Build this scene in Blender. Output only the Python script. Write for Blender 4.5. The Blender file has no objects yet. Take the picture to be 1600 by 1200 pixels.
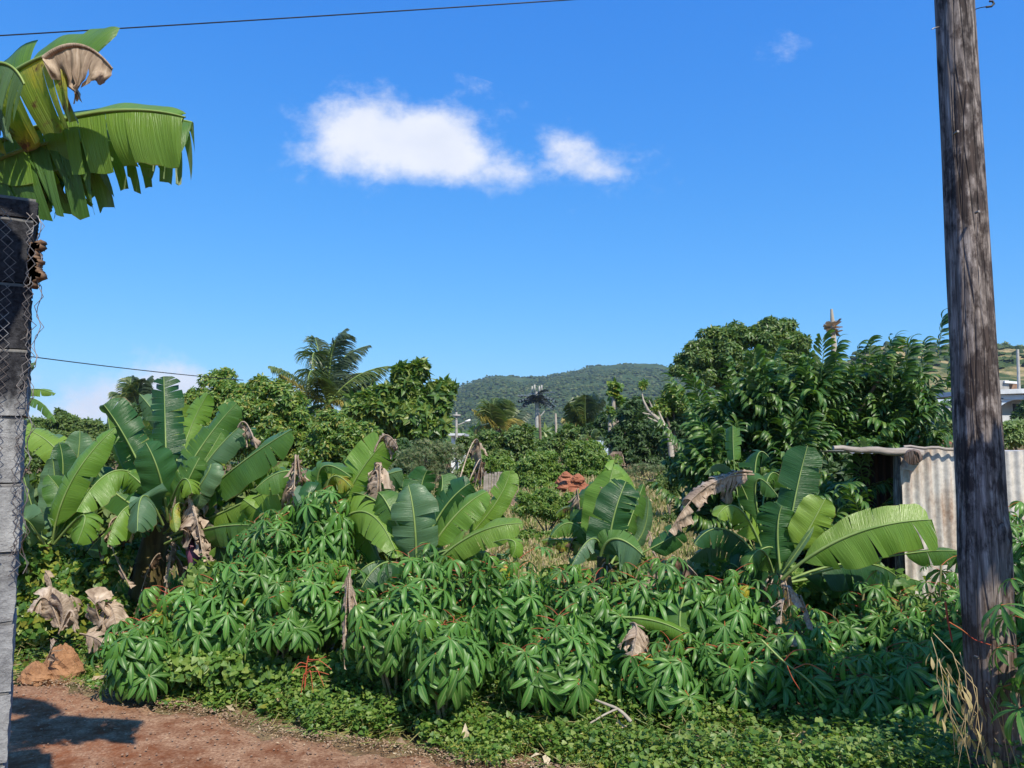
import bpy, math, random
import numpy as np
from mathutils import Vector, Matrix
R = math.radians
rng = np.random.default_rng(7)
random.seed(7)
S = bpy.context.scene

# ------------------------------------------------------------------ camera
EYE = 1.7
PITCH = math.atan(100/1200)
cam_d = bpy.data.cameras.new('camera'); cam = bpy.data.objects.new('camera', cam_d)
S.collection.objects.link(cam); S.camera = cam
cam.location = (0, 0, EYE); cam.rotation_euler = (math.pi/2 + PITCH, 0, 0)
cam_d.sensor_width = 36; cam_d.lens = 27.0; cam_d.clip_end = 20000; cam_d.clip_start = 0.05

# ------------------------------------------------------------------ world: sky with clouds
SUN = Vector((0.315, -0.62, 0.80)).normalized()          # towards the sun (behind the camera, to the right)
SUN_EL = math.asin(SUN.z); SUN_AZ = math.atan2(SUN.x, SUN.y)
W = bpy.data.worlds.new('World'); S.world = W; W.use_nodes = True
nt = W.node_tree; nt.nodes.clear(); L = nt.links
def wn(t, **k):
    n = nt.nodes.new(t)
    for a, b in k.items(): setattr(n, a, b)
    return n
def wmath(op, a, b=None, clamp=False):
    n = wn('ShaderNodeMath', operation=op, use_clamp=clamp)
    for i, v in enumerate((a, b)):
        if v is None: continue
        if isinstance(v, (int, float)): n.inputs[i].default_value = v
        else: L.new(v, n.inputs[i])
    return n.outputs[0]
out = wn('ShaderNodeOutputWorld'); bg = wn('ShaderNodeBackground')
sky = wn('ShaderNodeTexSky', sky_type='NISHITA', sun_disc=False)
sky.sun_elevation = SUN_EL; sky.sun_rotation = SUN_AZ
sky.altitude = 100; sky.air_density = 1.0; sky.dust_density = 0.25; sky.ozone_density = 3.0
# grade of the sky colour: deep blue overhead, pale towards the horizon
ssep = wn('ShaderNodeSeparateColor'); L.new(sky.outputs[0], ssep.inputs[0]); tint = wn('ShaderNodeCombineColor')
for i_, (c_, e_) in enumerate(((.29, 1.24), (1.13, .735), (3.58, .34))):
    L.new(wmath('MULTIPLY', wmath('POWER', ssep.outputs[i_], e_), c_), tint.inputs[i_])
tc = wn('ShaderNodeTexCoord'); sx = wn('ShaderNodeSeparateXYZ'); L.new(tc.outputs['Generated'], sx.inputs[0])
yy = wmath('MAXIMUM', sx.outputs[1], 0.05)
cu = wmath('DIVIDE', sx.outputs[0], yy); cv = wmath('DIVIDE', sx.outputs[2], yy)
front = wmath('GREATER_THAN', sx.outputs[1], 0.06)
def uvdir(px, py):
    u = (px-800)/1200; v = (600-py)/1200
    y = math.cos(PITCH) - v*math.sin(PITCH)
    return u/y, (math.sin(PITCH)+v*math.cos(PITCH))/y
# (pixel x, pixel y, half width, half height, weight): soft lobes that the noise breaks up
lobes = [(520,215,62,48,.9),(575,190,52,42,1.0),(600,240,75,40,.8),(640,235,150,60,.25),(910,255,90,45,.3),(650,205,48,34,.7),(685,200,52,40,1.0),(735,240,62,44,.9),(665,255,90,30,.8),(800,272,38,18,.75),
         (882,232,34,24,.72),(925,262,50,26,.8),(970,278,30,16,.55),(1250,78,34,24,.42),(1225,92,30,12,.22),
         (262,600,80,30,1.5),(205,625,90,30,1.3),(110,650,80,26,.7),(480,620,60,16,.7),(60,655,60,16,.6)]
noi = wn('ShaderNodeTexNoise'); noi.inputs['Scale'].default_value = 11; noi.inputs['Detail'].default_value = 9; noi.inputs['Roughness'].default_value = .66
cmb = wn('ShaderNodeCombineXYZ'); L.new(cu, cmb.inputs[0]); L.new(wmath('MULTIPLY', cv, 1.25), cmb.inputs[1]); L.new(cmb.outputs[0], noi.inputs[0])
acc = None; below = None
for (px, py, a, b, w) in lobes:
    u0, v0 = uvdir(px, py)
    du = wmath('MULTIPLY', wmath('SUBTRACT', cu, u0), 1200/a/1.15); dv = wmath('MULTIPLY', wmath('SUBTRACT', cv, v0), 1200/b/1.15)
    e = wmath('MULTIPLY', wmath('EXPONENT', wmath('MULTIPLY', wmath('ADD', wmath('MULTIPLY', du, du), wmath('MULTIPLY', dv, dv)), -1.0)), w)
    acc = e if acc is None else wmath('ADD', acc, e)
dens = wmath('ADD', acc, wmath('MULTIPLY', wmath('SUBTRACT', noi.outputs[0], 0.5), 3.3))
dens = wmath('MULTIPLY', dens, wmath('GREATER_THAN', acc, 0.02))
mr = wn('ShaderNodeMapRange', interpolation_type='SMOOTHSTEP'); L.new(dens, mr.inputs[0])
mr.inputs[1].default_value = .22; mr.inputs[2].default_value = 1.85; mr.inputs[3].default_value = 0; mr.inputs[4].default_value = .97
mask = wmath('MULTIPLY', mr.outputs[0], front)
noi2 = wn('ShaderNodeTexNoise'); noi2.inputs['Scale'].default_value = 14; noi2.inputs['Detail'].default_value = 5; L.new(cmb.outputs[0], noi2.inputs[0])
ccol = wn('ShaderNodeMix', data_type='RGBA'); L.new(noi2.outputs[0], ccol.inputs[0])
ccol.inputs[6].default_value = (4.6, 5.0, 5.9, 1); ccol.inputs[7].default_value = (6.3, 6.4, 6.8, 1)
mixc = wn('ShaderNodeMix', data_type='RGBA'); L.new(mask, mixc.inputs[0]); L.new(tint.outputs[0], mixc.inputs[6]); L.new(ccol.outputs[2], mixc.inputs[7])
L.new(mixc.outputs[2], bg.inputs[0]); bg.inputs[1].default_value = 0.12
L.new(bg.outputs[0], out.inputs[0])

sun_d = bpy.data.lights.new('sun', 'SUN'); sun = bpy.data.objects.new('sun', sun_d); S.collection.objects.link(sun)
sun_d.energy = 5.0; sun_d.angle = R(0.53); sun_d.color = (1.0, 0.93, 0.79)
sun.rotation_euler = SUN.to_track_quat('Z', 'Y').to_euler(); sun.location = (6, -12, 16)

S.view_settings.view_transform = 'Standard'; S.view_settings.look = 'None'
S.view_settings.exposure = 0.42; S.view_settings.gamma = 1.0; S.view_settings.use_curve_mapping = False
S.render.engine = 'CYCLES'
S.cycles.max_bounces = 7; S.cycles.diffuse_bounces = 3; S.cycles.glossy_bounces = 2; S.cycles.transmission_bounces = 4
S.cycles.transparent_max_bounces = 4; S.cycles.volume_bounces = 1
S.cycles.use_denoising = True
S.cycles.caustics_reflective = False; S.cycles.caustics_refractive = False

# ------------------------------------------------------------------ helpers
def at(px, py, Y):
    """world point on the ray of a photo pixel at the distance Y"""
    u, v = uvdir(px, py)
    return Vector((u*Y, Y, EYE + v*Y))
def ground_at(px, py, z=0.0):
    u, v = uvdir(px, py)
    Y = (z-EYE)/v
    return Vector((u*Y, Y, z))
def ss(a, b, x):
    t = np.clip((x-a)/(b-a), 0, 1); return t*t*(3-2*t)
_w = [(rng.normal(size=3), rng.uniform(0, 6.28, 3)) for _ in range(6)]
def wob(P, scale=1.0, seed=0):
    """cheap smooth noise in -1..1 on an (n,3) array"""
    P = np.asarray(P, float)*scale + seed*3.17
    s = 0
    for k, (d, ph) in enumerate(_w):
        f = 1.0 + .55*k
        s = s + np.sin((P@d)*f + ph[0] + 1.7*np.sin((P[:, [1, 2, 0]]@d)*f*.6+ph[1]))/(1+.5*k)
    return s/3.4
def terrain(x, y):
    x = np.asarray(x, float); y = np.asarray(y, float)
    rise = 3.5*ss(9, 30, x)*ss(26, 62, y)
    b = .10*np.sin(x*.7+y*.31)*ss(8, 16, y) + .25*np.sin(x*.17+1.3)*np.sin(y*.13)*ss(14, 40, y)
    back = 6*ss(90, 500, y)
    u = x/np.maximum(y, 1.0); slope = .75*ss(11, 24, y)*ss(-.12, .03, u)*(1-ss(.3, .42, u))
    return rise + b + back + slope
def link(o): S.collection.objects.link(o); return o
def mesh(name, V, F, mats, midx=None, uv=None, smooth=True):
    """V (n,3); F list of equal-length index arrays (m,k) or list of lists"""
    me = bpy.data.meshes.new(name)
    V = np.asarray(V, np.float32)
    if isinstance(F, np.ndarray): F = [F]
    F = [np.asarray(f, np.int32) for f in F if len(f)]
    loops = np.concatenate([f.ravel() for f in F]); counts = np.concatenate([np.full(len(f), f.shape[1], np.int32) for f in F])
    starts = np.concatenate([[0], np.cumsum(counts)[:-1]]).astype(np.int32)
    me.vertices.add(len(V)); me.vertices.foreach_set('co', V.ravel())
    me.loops.add(len(loops)); me.loops.foreach_set('vertex_index', loops)
    me.polygons.add(len(counts)); me.polygons.foreach_set('loop_start', starts)
    try: me.polygons.foreach_set('loop_total', counts)
    except Exception: pass
    for m in (mats if isinstance(mats, (list, tuple)) else [mats]): me.materials.append(m)
    if midx is not None: me.polygons.foreach_set('material_index', np.asarray(midx, np.int32))
    if uv is not None:
        l = me.uv_layers.new(name='UVMap'); l.data.foreach_set('uv', np.asarray(uv, np.float32)[loops].ravel())
    me.polygons.foreach_set('use_smooth', np.full(len(counts), smooth))
    me.update(calc_edges=True); me.validate()
    return me
def obj(name, me, parent=None, loc=None):
    o = bpy.data.objects.new(name, me); link(o)
    if parent is not None: o.parent = parent
    if loc is not None: o.location = loc
    return o
def tag(o, label=None, cat=None, group=None, kind=None):
    if label: o['label'] = label
    if cat: o['category'] = cat
    if group: o['group'] = group
    if kind: o['kind'] = kind
    return o
def thing(name, label, cat, loc=(0, 0, 0), group=None):
    o = bpy.data.objects.new(name, None); link(o); o.location = loc; o.empty_display_size = .2
    return tag(o, label, cat, group)
class MB:
    """collects geometry for one mesh; vertices in world space, shifted by the origin at build time"""
    def __init__(s): s.V = []; s.F = {}; s.M = {}; s.U = []; s.n = 0
    def add(s, V, F, m=0, uv=None):
        V = np.asarray(V, float).reshape(-1, 3); F = np.asarray(F, int)
        s.V.append(V); s.U.append(np.zeros((len(V), 2)) if uv is None else np.asarray(uv, float))
        k = F.shape[1]; s.F.setdefault(k, []).append(F + s.n); s.M.setdefault(k, []).append(np.full(len(F), m)); s.n += len(V)
    def box(s, c, d, rot=None, m=0, jit=0):
        c = np.array(c, float); d = np.array(d, float)/2
        V = np.array([[x, y, z] for x in (-1, 1) for y in (-1, 1) for z in (-1, 1)], float)*d
        if jit: V += rng.normal(0, jit, V.shape)
        if rot is not None: V = V@np.array(rot).T
        s.add(V+c, [[0, 1, 3, 2], [4, 6, 7, 5], [0, 4, 5, 1], [2, 3, 7, 6], [0, 2, 6, 4], [1, 5, 7, 3]], m)
    def tube(s, pts, r, n=8, m=0, cap=True, rough=0.0):
        pts = np.array([tuple(p) for p in pts], float); k = len(pts); r = np.broadcast_to(np.asarray(r, float), (k,))
        T = np.gradient(pts, axis=0); T /= np.linalg.norm(T, axis=1)[:, None]+1e-9
        ref = np.array([0, 0, 1.]) if abs(T[0, 2]) < .9 else np.array([0, 1., 0])
        V = []; prev = None
        for i in range(k):
            A = np.cross(T[i], ref) if prev is None else prev - T[i]*(prev@T[i])
            A /= np.linalg.norm(A)+1e-9; prev = A; B = np.cross(T[i], A)
            a = np.arange(n)*2*math.pi/n
            rr = r[i]*(1+rough*rng.normal(0, 1, n)) if rough else np.full(n, r[i])
            V.append(pts[i] + rr[:, None]*(np.cos(a)[:, None]*A + np.sin(a)[:, None]*B))
        V = np.concatenate(V); F = []
        for i in range(k-1):
            for j in range(n):
                F.append([i*n+j, i*n+(j+1) % n, (i+1)*n+(j+1) % n, (i+1)*n+j])
        uv = np.stack([np.tile(np.arange(n)/n, k), np.repeat(np.arange(k)/max(1, k-1), n)], 1)
        s.add(V, F, m, uv)
        if cap:
            for i, c in ((0, pts[0]), (k-1, pts[-1])):
                base = s.n; ring = V[i*n:(i+1)*n]
                f = [[j, (j+1) % n, n] for j in range(n)]
                if i == 0: f = [q[::-1] for q in f]
                s.add(np.vstack([ring, c]), f, m)
    def build(s, name, mats, parent=None, origin=None, smooth=True, world=None):
        V = np.concatenate(s.V); U = np.concatenate(s.U)
        o0 = np.array(origin if origin is not None else (parent.location if parent is not None and parent.parent is None else (0, 0, 0)), float)
        F = []; M = []
        for k in s.F: F.append(np.concatenate(s.F[k])); M.append(np.concatenate(s.M[k]))
        me = mesh(name, V-o0, F, mats, np.concatenate(M), U, smooth)
        ob = obj(name, me, parent)
        if parent is None: ob.location = tuple(o0)
        return ob
def child(mb, name, mats, root, smooth=True):
    """part of a thing whose root is a top-level empty: vertices are stored relative to the root"""
    return mb.build(name, mats, root, origin=tuple(root.location), smooth=smooth)
def grandchild(mb, name, mats, part, root, smooth=True):
    return mb.build(name, mats, part, origin=tuple(root.location), smooth=smooth)

def frames(dirs, nrm):
    """rotation matrices with x along dirs and z near nrm"""
    X = dirs/(np.linalg.norm(dirs, axis=1)[:, None]+1e-9)
    Z = nrm - X*np.sum(nrm*X, 1)[:, None]; Z /= np.linalg.norm(Z, axis=1)[:, None]+1e-9
    Y = np.cross(Z, X)
    return np.stack([X, Y, Z], 2)
def scatter(T, F, P, Rm, sc):
    """template T,F at positions P with matrices Rm and scales sc"""
    n = len(P); k = len(T); sc = np.asarray(sc, float)
    V = np.einsum('nij,kj->nki', Rm, T)*(sc[:, None, None] if sc.ndim == 1 else sc[:, None, :]) + P[:, None, :]
    FF = (F[None]+ (np.arange(n)*k)[:, None, None]).reshape(-1, F.shape[1])
    return V.reshape(-1, 3), FF

# leaf templates: x along the leaf, z up
T_DIA = np.array([[0, 0, 0], [.45, .22, .03], [1, 0, -.10], [.45, -.22, .03]]); F_DIA = np.array([[0, 1, 2, 3]])
T_FOLD = np.array([[0, 0, 0], [.4, .25, .10], [1, 0, -.12], [.4, -.25, .10], [.5, 0, .0]]); F_FOLD = np.array([[0, 4, 1], [4, 2, 1], [0, 3, 4], [4, 3, 2]])
T_HEART = np.array([[0, 0, 0], [-.15, .30, .02], [.15, .48, .0], [.6, .3, -.04], [1, 0, -.16], [.6, -.3, -.04], [.15, -.48, 0], [-.15, -.30, .02], [.4, 0, -.07]])
F_HEART = np.array([[8, i, (i+1) % 8] for i in range(8)])[:, ::-1]
T_BLADE = np.array([[0, .035, 0], [0, -.035, 0], [.55, -.025, .05], [.55, .025, .05], [1, 0, -.05]]); 
F_BLADE = np.array([[0, 1, 2, 3], [3, 2, 4, 4]])
def trio(T, F, ang=1.0, n=3):
    V = []; FF = []
    for i in range(n):
        a = (i-(n-1)/2)*ang; c, s = math.cos(a), math.sin(a)
        M = np.array([[c, -s, 0], [s, c, 0], [0, 0, 1]])
        t = T.copy(); t[:, 2] += .1*math.sin(i*2.1); V.append(t@M.T); FF.append(F+i*len(T))
    return np.concatenate(V), np.concatenate(FF)
T_CL, F_CL = trio(T_DIA, F_DIA, 1.15, 3)

# ------------------------------------------------------------------ materials
def newmat(name):
    m = bpy.data.materials.new(name); m.use_nodes = True; m.node_tree.nodes.clear(); return m
class N:
    def __init__(s, m): s.t = m.node_tree; s.l = m.node_tree.links
    def n(s, t, ins=None, **k):
        x = s.t.nodes.new(t)
        for a, b in k.items(): setattr(x, a, b)
        for a, b in (ins or {}).items():
            i = x.inputs[a]
            if isinstance(b, bpy.types.NodeSocket): s.l.new(b, i)
            elif isinstance(b, tuple) and len(b) == 3 and i.type == 'RGBA': i.default_value = (*b, 1)
            else: i.default_value = b
        return x
    def math(s, op, a, b=None, clamp=False):
        x = s.n('ShaderNodeMath', operation=op, use_clamp=clamp)
        for i, v in enumerate((a, b)):
            if v is None: continue
            if isinstance(v, (int, float)): x.inputs[i].default_value = v
            else: s.l.new(v, x.inputs[i])
        return x.outputs[0]
    def mix(s, f, a, b, bt='MIX'):
        x = s.n('ShaderNodeMix', data_type='RGBA', blend_type=bt)
        for i, v in ((0, f), (6, a), (7, b)):
            if isinstance(v, bpy.types.NodeSocket): s.l.new(v, x.inputs[i])
            elif isinstance(v, tuple): x.inputs[i].default_value = (*v, 1)
            else: x.inputs[i].default_value = v
        return x.outputs[2]
    def ramp(s, f, stops, interp='LINEAR'):
        x = s.n('ShaderNodeValToRGB'); r = x.color_ramp; r.interpolation = interp
        while len(r.elements) < len(stops): r.elements.new(.5)
        for e, (p, c) in zip(r.elements, stops): e.position = p; e.color = (*c, 1) if len(c) == 3 else c
        s.l.new(f, x.inputs[0]); return x.outputs[0]
    def noise(s, vec, scale, detail=4, rough=.55, dist=0):
        x = s.n('ShaderNodeTexNoise', {'Scale': scale, 'Detail': detail, 'Roughness': rough, 'Distortion': dist})
        if vec is not None: s.l.new(vec, x.inputs[0])
        return x.outputs[0]
    def coord(s, which='Object', scale=(1, 1, 1)):
        c = s.n('ShaderNodeTexCoord').outputs[which]
        if scale == (1, 1, 1): return c
        m = s.n('ShaderNodeMapping', {'Scale': scale}); s.l.new(c, m.inputs[0]); return m.outputs[0]
    def out(s, sh): s.l.new(sh, s.n('ShaderNodeOutputMaterial').inputs[0])
def leaf_mat(name, cols, rough=.45, trans=.28, back=None, spec=.5, tcol=None, island=True, vary=.25, patch=0.0, pcol=(.2, .16, .03), mid=None):
    """leaf material: colour varies from leaf to leaf; the underside may be paler; some light passes through"""
    m = newmat(name); q = N(m)
    g = q.n('ShaderNodeNewGeometry')
    oi = q.n('ShaderNodeObjectInfo')
    f = g.outputs['Random Per Island'] if island else oi.outputs['Random']
    st = [((i+.5)/len(cols), c) for i, c in enumerate(cols)]
    col = q.ramp(f, st)
    big = q.noise(q.coord('Object'), 1.1, 2)
    br = q.math('ADD', q.math('MULTIPLY', big, 2*vary), 1-vary)
    col = q.mix(1.0, col, q.n('ShaderNodeCombineColor', {0: br, 1: br, 2: br}).outputs[0], 'MULTIPLY')
    ob_ = q.math('ADD', q.math('MULTIPLY', oi.outputs['Random'], .5), .75)
    if mid is not None: col = q.mix(1.0, col, q.n('ShaderNodeCombineColor', {0: ob_, 1: ob_, 2: ob_}).outputs[0], 'MULTIPLY')
    if patch:
        pn = q.noise(q.coord('Object'), 6, 3)
        col = q.mix(q.math('MULTIPLY', q.math('GREATER_THAN', pn, 1-patch), .7), col, pcol)
    if mid is not None:
        us = q.n('ShaderNodeSeparateXYZ'); q.l.new(q.n('ShaderNodeTexCoord').outputs['UV'], us.inputs[0])
        sv = q.math('ADD', q.math('MULTIPLY', q.math('SINE', q.math('MULTIPLY', q.math('SUBTRACT', us.outputs[1], q.math('MULTIPLY', us.outputs[0], .12)), 75)), .10), 1.0)
        col = q.mix(1.0, col, q.n('ShaderNodeCombineColor', {0: sv, 1: sv, 2: sv}).outputs[0], 'MULTIPLY')
        col = q.mix(q.math('MULTIPLY', q.math('SUBTRACT', .22, us.outputs[0]), 5, True), col, mid)
    if back is not None: colf = q.mix(g.outputs['Backfacing'], col, back)
    else: colf = col
    p = q.n('ShaderNodeBsdfPrincipled', {'Base Color': colf, 'Roughness': rough, 'Specular IOR Level': spec})
    t = q.n('ShaderNodeBsdfTranslucent', {'Color': q.mix(1.0, col, tcol or (2.2, 2.4, .9), 'MULTIPLY')})
    q.out(q.n('ShaderNodeMixShader', {0: trans, 1: p.outputs[0], 2: t.outputs[0]}).outputs[0])
    return m
def plain_mat(name, c1, c2, scale=8, rough=.8, stretch=(1, 1, 1), bump=.3, detail=6, spec=.3, metal=0, bscale=None, bdist=.01):
    m = newmat(name); q = N(m)
    v = q.coord('Object', stretch); n = q.noise(v, scale, detail, .6)
    col = q.ramp(n, [(.35, c1), (.65, c2)])
    bn = q.noise(v, bscale or scale*3, 5, .65)
    b = q.n('ShaderNodeBump', {'Strength': bump, 'Distance': bdist, 'Height': bn})
    p = q.n('ShaderNodeBsdfPrincipled', {'Base Color': col, 'Roughness': rough, 'Specular IOR Level': spec, 'Metallic': metal, 'Normal': b.outputs[0]})
    q.out(p.outputs[0]); return m

def banana_mat(name, base, alt, edge=(.16, .10, .035), yellow=0.0, back=(.17, .235, .12), trans=.30, rough=.36):
    """blade: parallel veins run from the midrib to the margin; uv.x = 0 at the midrib and 1 at the margin, uv.y = metres along the leaf"""
    m = newmat(name); q = N(m)
    uv = q.n('ShaderNodeTexCoord').outputs['UV']
    s = q.n('ShaderNodeSeparateXYZ'); q.l.new(uv, s.inputs[0])
    g = q.n('ShaderNodeNewGeometry'); oi = q.n('ShaderNodeObjectInfo')
    mp = q.n('ShaderNodeMapping', {'Scale': (.9, 130, 1)}); q.l.new(uv, mp.inputs[0])
    vein = q.noise(mp.outputs[0], 1.0, 3, .6)
    mp2 = q.n('ShaderNodeMapping', {'Scale': (.6, 16, 1)}); q.l.new(uv, mp2.inputs[0])
    band = q.noise(mp2.outputs[0], 1.0, 3, .6)
    col = q.mix(q.math('MULTIPLY', q.math('ADD', oi.outputs['Random'], q.math('SUBTRACT', band, .5)), .9, True), base, alt)
    vb = q.math('ADD', q.math('ADD', q.math('MULTIPLY', vein, .6), .55), q.math('MULTIPLY', q.noise(q.coord('Object'), 3.1, 3), .35))
    col = q.mix(1.0, col, q.n('ShaderNodeCombineColor', {0: vb, 1: vb, 2: vb}).outputs[0], 'MULTIPLY')
    blot = q.noise(q.coord('Object'), 5.5, 5, .65)
    if yellow:
        col = q.mix(q.math('MULTIPLY', q.math('SUBTRACT', blot, .70-yellow*.2), 7, True), col, (.40, .34, .04))
        b3 = q.noise(q.coord('Object'), 9, 6, .7)
        col = q.mix(q.math('MULTIPLY', q.math('SUBTRACT', b3, .60-yellow*.06), 12, True), col, (.12, .055, .03))
    en = q.math('ADD', s.outputs[0], q.math('MULTIPLY', q.math('SUBTRACT', blot, .5), .22))
    col = q.mix(q.math('MULTIPLY', q.math('SUBTRACT', en, .985), 26, True), col, edge)
    bcol = q.mix(1.0, back, q.n('ShaderNodeCombineColor', {0: vb, 1: vb, 2: vb}).outputs[0], 'MULTIPLY')
    fc = q.mix(g.outputs['Backfacing'], col, bcol)
    b = q.n('ShaderNodeBump', {'Strength': .6, 'Distance': .008, 'Height': q.math('ADD', vein, q.math('MULTIPLY', band, .8))})
    p = q.n('ShaderNodeBsdfPrincipled', {'Base Color': fc, 'Roughness': rough, 'Specular IOR Level': .42, 'Normal': b.outputs[0]})
    t = q.n('ShaderNodeBsdfTranslucent', {'Color': q.mix(1.0, col, (2.6, 2.3, .6), 'MULTIPLY')})
    q.out(q.n('ShaderNodeMixShader', {0: trans, 1: p.outputs[0], 2: t.outputs[0]}).outputs[0])
    return m
M = {}
M['ban'] = banana_mat('banana_leaf_green', (.052, .130, .028), (.105, .200, .034))
M['ban_dark'] = banana_mat('banana_leaf_dark', (.022, .075, .022), (.040, .115, .028), back=(.10, .17, .10))
M['ban_blue'] = banana_mat('banana_leaf_waxy', (.075, .15, .075), (.11, .19, .085), back=(.16, .26, .15))
M['ban_light'] = banana_mat('banana_leaf_light', (.12, .23, .032), (.18, .28, .042), back=(.14, .23, .09))
M['ban_yel'] = banana_mat('banana_leaf_yellowing', (.12, .21, .035), (.20, .25, .04), yellow=1.0)
M['rib'] = plain_mat('banana_midrib', (.14, .22, .055), (.24, .32, .10), 5, .45, bump=.1)
M['rib_dark'] = plain_mat('banana_midrib_dark', (.09, .17, .04), (.17, .26, .06), 5, .45, bump=.1)
def dry_mat(name, c1, c2, c3):
    m = newmat(name); q = N(m)
    uv = q.n('ShaderNodeTexCoord').outputs['UV']
    mp = q.n('ShaderNodeMapping', {'Scale': (1.2, 60, 1)}); q.l.new(uv, mp.inputs[0])
    st = q.noise(mp.outputs[0], 1.0, 4, .6); bl = q.noise(q.coord('Object'), 7, 5, .6)
    col = q.ramp(q.math('ADD', q.math('MULTIPLY', st, .5), q.math('MULTIPLY', bl, .5)), [(.36, c1), (.5, c2), (.62, c3)])
    b = q.n('ShaderNodeBump', {'Strength': .5, 'Distance': .01, 'Height': st})
    p = q.n('ShaderNodeBsdfPrincipled', {'Base Color': col, 'Roughness': .8, 'Specular IOR Level': .2, 'Normal': b.outputs[0]})
    t = q.n('ShaderNodeBsdfTranslucent', {'Color': q.mix(1.0, col, (1.2, 1.0, .7), 'MULTIPLY')})
    q.out(q.n('ShaderNodeMixShader', {0: .18, 1: p.outputs[0], 2: t.outputs[0]}).outputs[0]); return m
M['dry'] = dry_mat('dry_banana_leaf', (.17, .115, .08), (.40, .30, .22), (.62, .50, .39))
M['dry_dark'] = dry_mat('dry_banana_leaf_dark', (.07, .04, .028), (.18, .11, .07), (.33, .22, .15))
M['stem'] = plain_mat('banana_pseudostem', (.05, .035, .015), (.17, .13, .045), 14, .75, (1, 1, .16), .9)
M['bud'] = plain_mat('banana_bud', (.10, .02, .05), (.18, .07, .11), 6, .5)
M['fruit'] = plain_mat('banana_fruit', (.14, .25, .04), (.24, .33, .06), 8, .5)
M['cas'] = leaf_mat('cassava_leaf', [(.055, .150, .030), (.078, .190, .034), (.115, .225, .042), (.062, .165, .030)], rough=.42, trans=.24, back=(.12, .21, .09), spec=.36, vary=.3, mid=(.17, .26, .08))
M['cas_y'] = leaf_mat('cassava_leaf_young', [(.075, .19, .03), (.11, .23, .035)], rough=.36, trans=.28, back=(.16, .25, .1), spec=.5)
M['cas_d'] = leaf_mat('cassava_leaf_yellow', [(.40, .33, .03), (.30, .30, .04)], rough=.5, trans=.25)
M['pet'] = plain_mat('cassava_petiole', (.38, .04, .035), (.42, .14, .05), 6, .45, bump=.05)
M['cstem'] = plain_mat('cassava_stem', (.20, .15, .09), (.16, .20, .07), 9, .7, (1, 1, .5), .4)
M['weed'] = leaf_mat('weed_leaf', [(.065, .14, .022), (.095, .18, .028), (.13, .21, .035), (.19, .25, .05)], rough=.5, trans=.28, vary=.35)
M['vine'] = leaf_mat('vine_leaf', [(.05, .12, .02), (.08, .17, .025), (.14, .22, .035), (.24, .25, .04)], rough=.42, trans=.28, vary=.3)
M['grass'] = leaf_mat('grass_blade', [(.08, .14, .02), (.12, .18, .03), (.21, .21, .06), (.34, .27, .12)], rough=.6, trans=.25, vary=.3)
M['drygrass'] = leaf_mat('dry_grass_blade', [(.16, .19, .05), (.26, .23, .09), (.36, .28, .14), (.42, .33, .2)], rough=.7, trans=.2, vary=.3)
M['litter'] = leaf_mat('leaf_litter', [(.30, .20, .12), (.42, .32, .2), (.22, .12, .07), (.5, .41, .28)], rough=.8, trans=.1)
M['pebble'] = plain_mat('pebble', (.16, .09, .06), (.30, .20, .14), 30, .9)
M['red'] = plain_mat('brown_red_rust', (.20, .11, .07), (.30, .19, .13), 4, .7, bump=.05)
M['straw'] = plain_mat('straw_stalk', (.30, .22, .11), (.42, .33, .18), 9, .8)
M['bark'] = plain_mat('bark', (.10, .075, .055), (.21, .17, .13), 7, .9, (1, 1, .3), .7)
M['bark_pale'] = plain_mat('pale_bark', (.26, .22, .18), (.42, .37, .30), 7, .85, (1, 1, .4), .5)

# ================================================================== SETTING
def grid_mesh(name, X, Y, Z, mat):
    """X,Y,Z (a,b) arrays"""
    a, b = X.shape; V = np.stack([X, Y, Z], -1).reshape(-1, 3)
    i = np.arange(a*b).reshape(a, b)
    F = np.stack([i[:-1, :-1], i[:-1, 1:], i[1:, 1:], i[1:, :-1]], -1).reshape(-1, 4)
    return mesh(name, V, F, mat)
def ground_mat():
    m = newmat('ground_soil'); q = N(m); c = q.coord('Object')
    n1 = q.noise(c, .35, 5, .6); n2 = q.noise(c, 2.3, 6, .65); n3 = q.noise(c, 14, 5, .7)
    col = q.ramp(n2, [(.3, (.11, .055, .03)), (.5, (.17, .11, .06)), (.62, (.24, .18, .10)), (.75, (.09, .10, .035))])
    red = q.ramp(n3, [(.3, (.22, .07, .035)), (.7, (.34, .13, .07))])
    col = q.mix(q.math('MULTIPLY', q.math('SUBTRACT', n1, .55), 8, True), col, red)
    grn = q.ramp(n3, [(.3, (.045, .075, .02)), (.7, (.10, .12, .04))])
    n4 = q.noise(q.coord('Object', (.8, 1.3, 1)), .5, 4, .6)
    col = q.mix(q.math('MULTIPLY', q.math('SUBTRACT', n4, .5), 9, True), col, grn)
    b = q.n('ShaderNodeBump', {'Strength': .8, 'Distance': .05, 'Height': n3})
    q.out(q.n('ShaderNodeBsdfPrincipled', {'Base Color': col, 'Roughness': .95, 'Specular IOR Level': .15, 'Normal': b.outputs[0]}).outputs[0]); return m
ys = np.concatenate([np.linspace(-16, 12, 60), 12*np.geomspace(1.02, 150, 110)])
xs = np.concatenate([-14*np.geomspace(1.03, 110, 60)[::-1], np.linspace(-14, 14, 80), 14*np.geomspace(1.03, 110, 60)])
GX, GY = np.meshgrid(xs, ys)
GZ = terrain(GX, GY) - .03
GZ = GZ + np.where(GY > 5.0, .03*np.sin(GX*3.1+GY*1.7)*np.sin(GY*2.3), 0)
ground = obj('ground', grid_mesh('ground', GX, GY, GZ, ground_mat())); tag(ground, kind='structure')

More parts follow.
